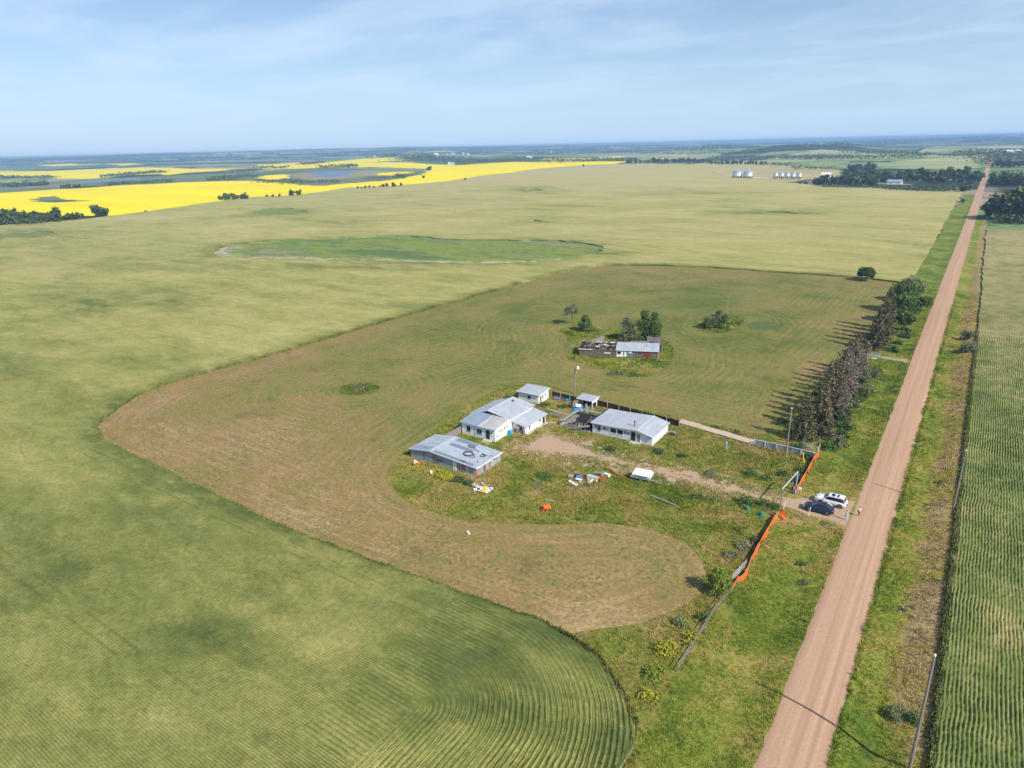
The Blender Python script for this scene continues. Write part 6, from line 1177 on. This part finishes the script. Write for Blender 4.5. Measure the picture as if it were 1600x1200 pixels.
car('white seven-seat car with dark roof windows, parked on the driveway behind the dark blue one', (-13.7, 117.55, .02), R(180 - 1), (.80, .80, .80), 5.05, 1.98, 1.78, 1.12, 1.12, (-2.32, 1.28), (-1.98, .35), rails=True, panes=True)
car('dark blue car with a sloping rear, parked in front of the white one', (-14.95, 113.85, .02), R(180 + 3), (.016, .030, .065), 4.75, 1.92, 1.62, .98, 1.04, (-2.0, 1.25), (-1.10, .25))

# ---- people
def person(label, loc, rz, shirt, trousers, shoes, hair, arms, stance=.16, bag=None):
    t = thing('person', label, 'person', (loc[0], loc[1], loc[2] if len(loc) > 2 else 0), rz)
    V_ = []; Rr = []; E_ = []
    def add(p, r_, par=None):
        V_.append(p); Rr.append(r_ if isinstance(r_, tuple) else (r_, r_));
        if par is not None: E_.append((par, len(V_) - 1))
        return len(V_) - 1
    pel = add((0, 0, .95), (.15, .11)); w1 = add((0, 0, 1.12), (.135, .10), pel); ch = add((0, .0, 1.32), (.165, .115), w1); sh = add((0, 0, 1.44), (.10, .08), ch); nk = add((0, .0, 1.53), .055, sh); jaw = add((0, .015, 1.60), (.065, .075), nk); hd = add((0, .01, 1.68), (.078, .095), jaw); add((0, 0, 1.745), (.06, .07), hd)
    add((0, .115, 1.655), .015, hd)
    for s_ in (-1, 1):
        hp = add((s_ * .10, 0, .88), .095, pel); kn = add((s_ * (.10 + stance * .4), .03, .50), .062, hp); an = add((s_ * (.10 + stance), -.01, .09), .042, kn); hl = add((s_ * (.10 + stance), .04, .05), .045, an); add((s_ * (.11 + stance), .17, .035), .036, hl)
        sd_ = add((s_ * .175, 0, 1.42), .058, sh); el, wr = arms[0 if s_ < 0 else 1]; e_ = add((s_ * el[0], el[1], el[2]), .042, sd_); w_ = add((s_ * wr[0], wr[1], wr[2]), .028, e_)
        d = (Vector((s_ * wr[0], wr[1], wr[2])) - Vector((s_ * el[0], el[1], el[2]))).normalized(); sx = Vector((0, 1, 0)) if abs(d.y) < .8 else Vector((1, 0, 0)); c = Vector((s_ * wr[0], wr[1], wr[2])); pm = add(tuple(c + d * .055), (.036, .022), w_)
        for q in range(4): o = sx * (q - 1.5) * .021; k1 = add(tuple(c + d * (.10 + .01 * (1 - abs(q - 1.2))) + o), .009, pm); add(tuple(c + d * (.145 + .012 * (1.5 - abs(q - 1.4))) + o + Vector((-s_ * .018, 0, 0))), .008, k1)
        k1 = add(tuple(c + d * .06 + sx * .042), .010, pm); add(tuple(c + d * .10 + sx * .058), .009, k1)
    me = bpy.data.meshes.new('body'); me.from_pydata(V_, E_, []); o = link(bpy.data.objects.new('body', me), t)
    me.skin_vertices or o.modifiers.new('skin', 'SKIN')
    if not o.modifiers: o.modifiers.new('skin', 'SKIN')
    for i, sv in enumerate(me.skin_vertices[0].data): sv.radius = Rr[i]; sv.use_root = (i == 0)
    sb = o.modifiers.new('sub', 'SUBSURF'); sb.levels = 1; sb.render_levels = 1
    dg = bpy.context.evaluated_depsgraph_get(); nm = bpy.data.meshes.new_from_object(o.evaluated_get(dg)); o.modifiers.clear(); o.data = nm; nm.name = 'body'
    nm.materials.clear()
    for mm in (simple('skin', (.50, .30, .21), .6, 0, 0), simple('shirt_cloth', shirt, .85, 0, .08), simple('trouser_cloth', trousers, .85, 0, .12), simple('shoe', shoes, .7, 0, 0)): nm.materials.append(mm)
    for p in nm.polygons:
        z = p.center.z; x = abs(p.center.x); p.use_smooth = True
        p.material_index = 3 if z < .10 else (2 if z < .96 and x < .36 and not (x > .2 and z > .6) else (1 if .96 <= z < 1.50 and x < .27 else 0))
    m = MB(); m.lathe([(.02, 1.79), (.062, 1.775), (.092, 1.73), (.098, 1.68), (.085, 1.63), (.06, 1.60)], 14, (0, -.018, 0)); m.build('hair', simple('hair', hair, .6, 0, 0), t, True)
    m = MB(); [m.obox((s_ * .03, .092, 1.685), .022, .012, .012) for s_ in (-1, 1)]; each(m, 'eye', M_['black'], t)
    if bag: m = MB(); m.obox((bag[0], bag[1], 1.02), .12, .30, .34, .2); b_ = m.build('bag', simple('bag_cloth', (.05, .055, .07), .7), None, label='dark shoulder bag carried by the person on the road', cat='bag'); b_.matrix_world = Matrix.Translation(Vector(loc)) @ Matrix.Rotation(rz, 4, 'Z')
    return t
dn = ((.23, -.03, 1.14), (.26, .03, .90)); fw = ((.25, .02, 1.16), (.17, .22, 1.10))
person('person in a white shirt and light blue jeans standing behind the dark blue car', (-10.55, 113.15, .03), R(-35), (.82, .80, .80), (.42, .52, .62), (.3, .28, .26), (.02, .015, .012), (dn, fw), .14)
person('person in a white top and dark trousers standing on the gravel road', (-8.95, 115.45, .06), R(70), (.78, .74, .76), (.03, .035, .05), (.75, .73, .7), (.02, .015, .012), (dn, dn), .05, (-.2, .05))

# ------------------------------------------------------------------ far farmsteads
def bins():
    def one(label, px, py, r_, hw, hr, legs, group):
        x_ = G(px, py); z = HZ(*x_) + .3; t = thing('grain_bin', label, 'grain bin', (x_[0], x_[1], z), 0, group); z0 = 2.2 if legs else 0
        MB().lathe([(r_, z0), (r_, z0 + hw * .33), (r_ * 1.008, z0 + hw * .333), (r_, z0 + hw * .336), (r_, z0 + hw)], 28).build('wall', MB_BIN, t, True); MB().lathe([(r_ * 1.03, z0 + hw), (r_ * .12, z0 + hw + hr), (r_ * .1, z0 + hw + hr + .5)], 28).build('roof', MB_BIN, t)
        MB().lathe([(r_ * .12, z0 + hw + hr), (r_ * .12, z0 + hw + hr + .8)], 10).build('cap', M_['metal'], t)
        if legs:
            MB().lathe([(.3, .5), (r_, z0)], 20).build('hopper', MB_BIN, t)
            for i in range(8): a = i * math.pi / 4; m = MB(); m.tube([(math.cos(a) * r_ * .97, math.sin(a) * r_ * .97, -.4), (math.cos(a) * r_ * .97, math.sin(a) * r_ * .97, z0)], .18, 5); m.build('leg', M_['metal'], t)
        m = MB(); a = 2.2; m.obox((math.cos(a) * r_ * -1.02, math.sin(a) * r_ * -1.02, z0 + 1.6), .3, 1.2, 2.4, a); m.build('hatch', M_['rust'], t)
    one('left one of the two large steel grain bins on the skyline of the wheat', 1151.5, 279, 7.6, 10, 4.0, False, 'large grain bins'); one('right one of the two large steel grain bins on the skyline of the wheat', 1168.5, 279, 7.6, 10, 4.0, False, 'large grain bins')
    for i, w_ in enumerate(('leftmost', 'second', 'middle', 'fourth', 'rightmost')): one(w_ + ' of the five small hopper grain bins', 1211.5 + i * 9.2, 279.5, 3.7, 7.2, 2.2, True, 'small hopper grain bins')
n = NM('bin_steel'); MB_BIN = n.out((.55, .60, .66), .38, .55, .5)
bins()
x_ = G(1177, 279.5); y_ = G(1200, 279.8); m = MB(); m.tube([(x_[0], x_[1], HZ(*x_) + 1.2), (y_[0], y_[1], HZ(*y_) + 1.0)], .6, 6); m.build('grain_auger', M_['fibre'], None, label='long low white auger lying to the right of the large grain bins', cat='auger')
def tractor(label, px, py, mat):
    x_ = G(px, py); t = thing('tractor', label, 'tractor', (x_[0], x_[1], HZ(*x_)), rnd.uniform(0, 3)); MB().box(-.2, 3.0, -.7, .7, 1.0, 2.2).build('body', M_[mat], t); m = MB(); m.prism([(-1.8, 1.4), (-1.6, 3.3), (-.2, 3.4), (.1, 1.4)], -.9, .9, 'y'); m.build('cab', M_['glass'], t)
    for x, r_ in ((-1.0, 1.0), (2.3, .65)):
        for s_ in (-1, 1): m = MB(); m.tube([(x, s_ * .95, r_), (x, s_ * 1.45, r_)], r_, 14); m.build('wheel', M_['black'], t)
tractor('red tractor parked right of the small grain bins', 1250, 287, 'red'); tractor('dark tractor beside the red one near the grain bins', 1259, 287, 'wood_dark'); tractor('orange-red machine in the field below the far grove', 1427, 297, 'red')
def farhouse(label, px, py, L, D, h, wall, roofm, rz=0, group=None, arch=False, name='far_house', cat='house'):
    x_ = G(px, py); t = thing(name, label, cat, (x_[0], x_[1], HZ(*x_) + .2), rz, group)
    if arch:
        pr = [(math.cos(a) * D / 2, math.sin(a) * h) for a in [math.pi * i / 12 for i in range(13)]]; MB().prism(pr, -L / 2, L / 2, 'x').build('roof', M_[roofm], t); m = MB(); m.box(L / 2 - .02, L / 2 + .1, -D * .2, D * .2, 0, h * .6); m.build('door', M_['dark'], t); return
    MB().box(-L / 2, L / 2, -D / 2, D / 2, -.5, h).build('wall', M_[wall], t); m = MB(); m.prism([(-D / 2 - .4, h), (0, h + D * .3), (D / 2 + .4, h)], -L / 2 - .3, L / 2 + .3, 'x'); m.build('roof', M_[roofm], t)
    for i in range(2): m = MB(); m.box(-L / 4 + i * L / 2 - .6, -L / 4 + i * L / 2 + .6, -D / 2 - .06, -D / 2 - .005, 1.0, 2.2); m.build('window', M_['glass'], t)
farhouse('pale arched steel shed among the trees of the far farmstead', 1352, 286, 20, 16, 7, 'white', 'metal', .2, None, True, 'arched_shed', 'shed')
farhouse('small white-roofed shed in the trees left of the arched shed', 1290, 279, 14, 9, 8, 'white', 'trim', .1, None, False, 'far_shed', 'shed'); farhouse('light blue metal-roofed farmhouse in the grove right of the arched shed', 1398, 286, 18, 9, 3.5, 'white', 'roof_blue', 0, None, False, 'far_shed', 'shed')
for i in range(22):
    px = 655 + 80 * rnd.random(); py = 243.5 - 4.5 * rnd.random() + (px - 690) * -.01; s_ = rnd.uniform(1.4, 2.6); farhouse('tiny white building of the distant village', px, py, 9 * s_, 7 * s_, 3.2 * s_, 'white', rnd.choice(['trim', 'metal', 'wood_grey']), rnd.uniform(0, 3), 'distant village houses')
for px, py, lb in ((827, 247, 'long white shed in the far valley above the yellow field strip'), (1588, 238, 'large white far shed at the right edge beyond the road'), (1578, 239, 'smaller white far shed left of the large one at the right edge'), (705, 257, 'small white far shed at the edge of the dark treeline'), (585, 246, 'pale far shed left of the dark wooded hill'), (955, 229, 'white speck of a farm shed far out on the plain'), (862, 239, 'pale farm shed far out left on the plain')):
    farhouse(lb, px, py, 22, 12, 5, 'white', 'trim', rnd.uniform(-.3, .3), None, False, 'far_shed', 'shed')
# ------------------------------------------------------------------ far trees
FT = []
for k in range(5):
    rg = np.random.default_rng(500 + k); n_ = 420; cl = 16; d = rg.normal(size=(cl, 3)); d /= np.linalg.norm(d, axis=1)[:, None]; h, w_ = 10.0, (7.5, 6.2, 8.6, 5.0, 7.0)[k]
    c = d * rg.uniform(.3, .9, cl)[:, None] * np.array([w_ / 2, w_ / 2, h * .42]); c[:, 2] += h * .50; kk = rg.integers(0, cl, n_); off = rg.normal(size=(n_, 3)); off /= np.linalg.norm(off, axis=1)[:, None]
    C = c[kk] + off * (rg.uniform(.5, 1, n_) * rg.uniform(1.1, 2.0, cl)[kk])[:, None]; C[:, 2] = np.maximum(C[:, 2], .5)
    v, f = cards(C, rg.uniform(.7, 1.5, n_) * 1.25, .3, rg=rg); me = npmesh('crown', v, f, L_['far'] if k != 3 else L_['dark'], None, {'tint': ('FACE', np.clip(rg.normal(.48, .2, n_) + rg.uniform(-.15, .15, cl)[kk], 0, 1))})
    q = MB(); q.tube([(0, 0, 0), (0, 0, 5.5)], [.22, .12], 5); tm = q.build('trunk', M_['bark']); tme = tm.data; bpy.data.objects.remove(tm); FT.append((me, tme))
nft = 0
def fartree(x, y, h, label, group, name='far_tree'):
    global nft; nft += 1
    me, tme = rnd.choice(FT); t = thing(name, label, 'tree', (x, y, HZ(x, y) - .2), rnd.uniform(0, 6.28), group); s_ = h / 10 * rnd.uniform(.8, 1.15); t.scale = (s_ * rnd.uniform(.9, 1.25),) * 2 + (s_,)
    link(bpy.data.objects.new('crown', me), t); link(bpy.data.objects.new('trunk', tme), t)
SEG = [  # picture x0,y0,x1,y1, spread, number, height, label
    (0, 352, 95, 346, 3.0, 22, 13, 'dark tree of the grove at the left edge of the wheat'), (95, 345, 132, 341, 1.5, 7, 8, 'low tree at the tapering end of the left grove'), (150, 338, 166, 336, .5, 3, 14, 'tree of the small round clump left of the yellow field corner'),
    (340, 313.5, 388, 311, 1.0, 11, 9, 'bush-like tree of the clump between wheat and yellow field'), (414, 307.5, 438, 307, .3, 4, 5, 'small bush on the boundary right of the tree clump'), (450, 306, 472, 304, .3, 4, 9, 'small tree on the wheat and canola boundary'),
    (556, 294, 630, 289.5, .3, 11, 7, 'small round bush strung along the canola boundary'), (661, 277.5, 664, 277.5, .1, 1, 9, 'single dark bush inside the yellow field'), (725, 282, 731, 281, .1, 1, 8, 'single bush on the far canola boundary'), (910, 261, 913, 261, .1, 1, 10, 'lone dark tree at the far tip of the yellow field'), (226, 330, 228, 330, .1, 1, 4, 'tiny bush at the left corner of the yellow field'),
    (978, 255.5, 1110, 255, 1.2, 34, 15, 'tree of the long dark treeline behind the wheat'), (1110, 257, 1200, 258.5, 1.2, 18, 13, 'tree of the treeline left behind the grain bins'), (668, 265, 674, 265, .5, 3, 16, 'tall tree by the marsh right of the pond'),
    (1272, 290, 1368, 290, 3.0, 24, 15, 'tree of the front grove around the arched shed'), (1318, 283, 1530, 286, 7, 46, 18, 'tall dark tree of the large farmstead grove'), (1325, 268, 1368, 266, 2, 9, 16, 'tree behind the farmstead grove'), (1500, 299, 1515, 298, .5, 3, 11, 'bush at the road corner below the far grove'),
    (1548, 289, 1600, 292, 3, 16, 15, 'tree of the wood right of the far road bend'), (1562, 344, 1612, 346, 7, 20, 21, 'tall dark tree of the close grove right of the road'), (1545, 341, 1549, 340, .5, 1, 19, 'thin-trunked tree standing left of the close grove'), (1503, 316, 1504, 317, .3, 1, 5, 'small dark bush on the verge left of the far road'), (1549, 263, 1600, 262, 2, 9, 15, 'tree along the far road on the right'),
    (95, 295, 126, 293, .8, 7, 9, 'tree of the dark clump in the green strip'), (170, 290, 196, 288, .6, 6, 8, 'tree of the low clump above the yellow field'), (40, 290, 76, 288, .8, 8, 10, 'tree at the left marsh edge')]
for x0, y0, x1, y1, sp_, n_, h, lb in SEG:
    for i in range(n_):
        u = (i + rnd.uniform(.1, .9)) / n_; p = G(x0 + (x1 - x0) * u, y0 + (y1 - y0) * u - abs(rnd.gauss(0, 1)) * sp_ * .6); fartree(p[0], p[1], h * rnd.uniform(.7, 1.2), lb, (lb.split(' of ')[-1] if ' of ' in lb else lb) if n_ > 1 else None)
# bushes under the far groves and small clumps on the wheat edge: woods that read as one mass
def wood(name, segs, size=5.0):
    Cs = []; Ts = []; Ss = []
    for x0, y0, x1, y1, wd_, h, n_ in segs:
        a = G(x0, y0); b = G(x1, y1); u = rng.random(n_)[:, None]; P = a * (1 - u) + b * u; d = (b - a) / (np.linalg.norm(b - a) + 1e-6); P = P + np.array([-d[1], d[0]]) * rng.normal(0, wd_, n_)[:, None] + rng.normal(0, 3, (n_, 2))
        th = h * (.55 + .65 * vn(P[:, 0], P[:, 1], 9.)); z = hz(P[:, 0], P[:, 1]) + th * rng.uniform(.1, 1, n_) ** .6; Cs.append(np.c_[P, z]); Ts.append(np.clip(rng.normal(.45, .22, n_), 0, 1)); Ss.append(rng.uniform(.6, 1.3, n_) * size * np.clip(np.hypot(P[:, 0], P[:, 1]) / 3000, .4, 2.2))
    C = np.vstack(Cs); v, f = cards(C, np.concatenate(Ss), .3); me = npmesh(name, v, f, L_['far'], None, {'tint': ('FACE', np.concatenate(Ts))}); link(bpy.data.objects.new(name, me))['kind'] = 'stuff'
mid = [(0, 280, 85, 279, 12, 10, 600), (0, 291, 75, 288, 14, 10, 500), (170, 291, 270, 286, 8, 8, 700), (162, 277, 255, 269, 12, 10, 900), (330, 282, 400, 277, 10, 9, 500), (370, 271, 400, 268, 14, 10, 300), (325, 284, 372, 283, 8, 8, 300), (440, 288, 530, 284, 8, 7, 500), (400, 286, 470, 285, 10, 8, 600), (402, 264, 450, 264, 10, 12, 300), (500, 264, 555, 262, 16, 13, 500), (545, 263, 552, 262, 12, 14, 150), (570, 282, 650, 274, 10, 7, 400), (618, 276, 640, 275, 8, 8, 200),
       (470, 258, 505, 255, 14, 12, 400), (640, 249, 720, 253, 60, 14, 2200), (700, 256, 800, 254, 30, 16, 1500), (720, 258, 728, 257, 20, 12, 200), (800, 252, 870, 255, 24, 14, 800), (870, 255, 975, 252, 22, 13, 1100), (650, 247, 700, 250, 60, 12, 900), (1110, 249, 1200, 248, 25, 10, 500), (1000, 240, 1120, 241, 40, 11, 350),
       (1200, 250, 1330, 249, 20, 13, 1000), (1250, 250, 1380, 250, 16, 12, 900), (1390, 249, 1450, 246, 18, 13, 500), (1235, 264, 1300, 265, 10, 8, 300), (1200, 258.5, 1240, 260, 10, 8, 200), (1300, 234, 1420, 241, 14, 10, 350), (1150, 241, 1200, 237, 30, 10, 300), (1500, 245, 1545, 242, 20, 14, 500), (1550, 256, 1640, 252, 60, 14, 1300), (1560, 246, 1640, 244, 60, 14, 900), (1560, 284, 1640, 283, 18, 13, 900), (1535, 262, 1546, 250, 8, 12, 200), (1300, 289, 1500, 296, 8, 4, 500), (1270, 286, 1360, 287, 12, 8, 500), (1556, 348, 1640, 350, 6, 6, 900),
       (1280, 293, 1330, 294, 4, 3, 200), (1330, 293, 1400, 295, 4, 3, 250), (0, 350, 60, 350, 8, 7, 500), (1390, 296, 1480, 299, 4, 2.5, 300)]
wood('middle_distance_woods', mid, 5.0)
farw = []
for i in range(150):
    px = rnd.uniform(-60, 1660); hy = 228 - .0237 * (px - 800) + 3.0; py = hy + rnd.uniform(.6, 13) * rnd.uniform(.3, 1); L = rnd.uniform(12, 110)
    farw.append((px, py, px + L, py - .0237 * L + rnd.uniform(-.4, .4), rnd.uniform(15, 90), rnd.uniform(9, 15), int(4 * L)))
wood('distant_woods', farw, 5.5)
print('far trees', nft)
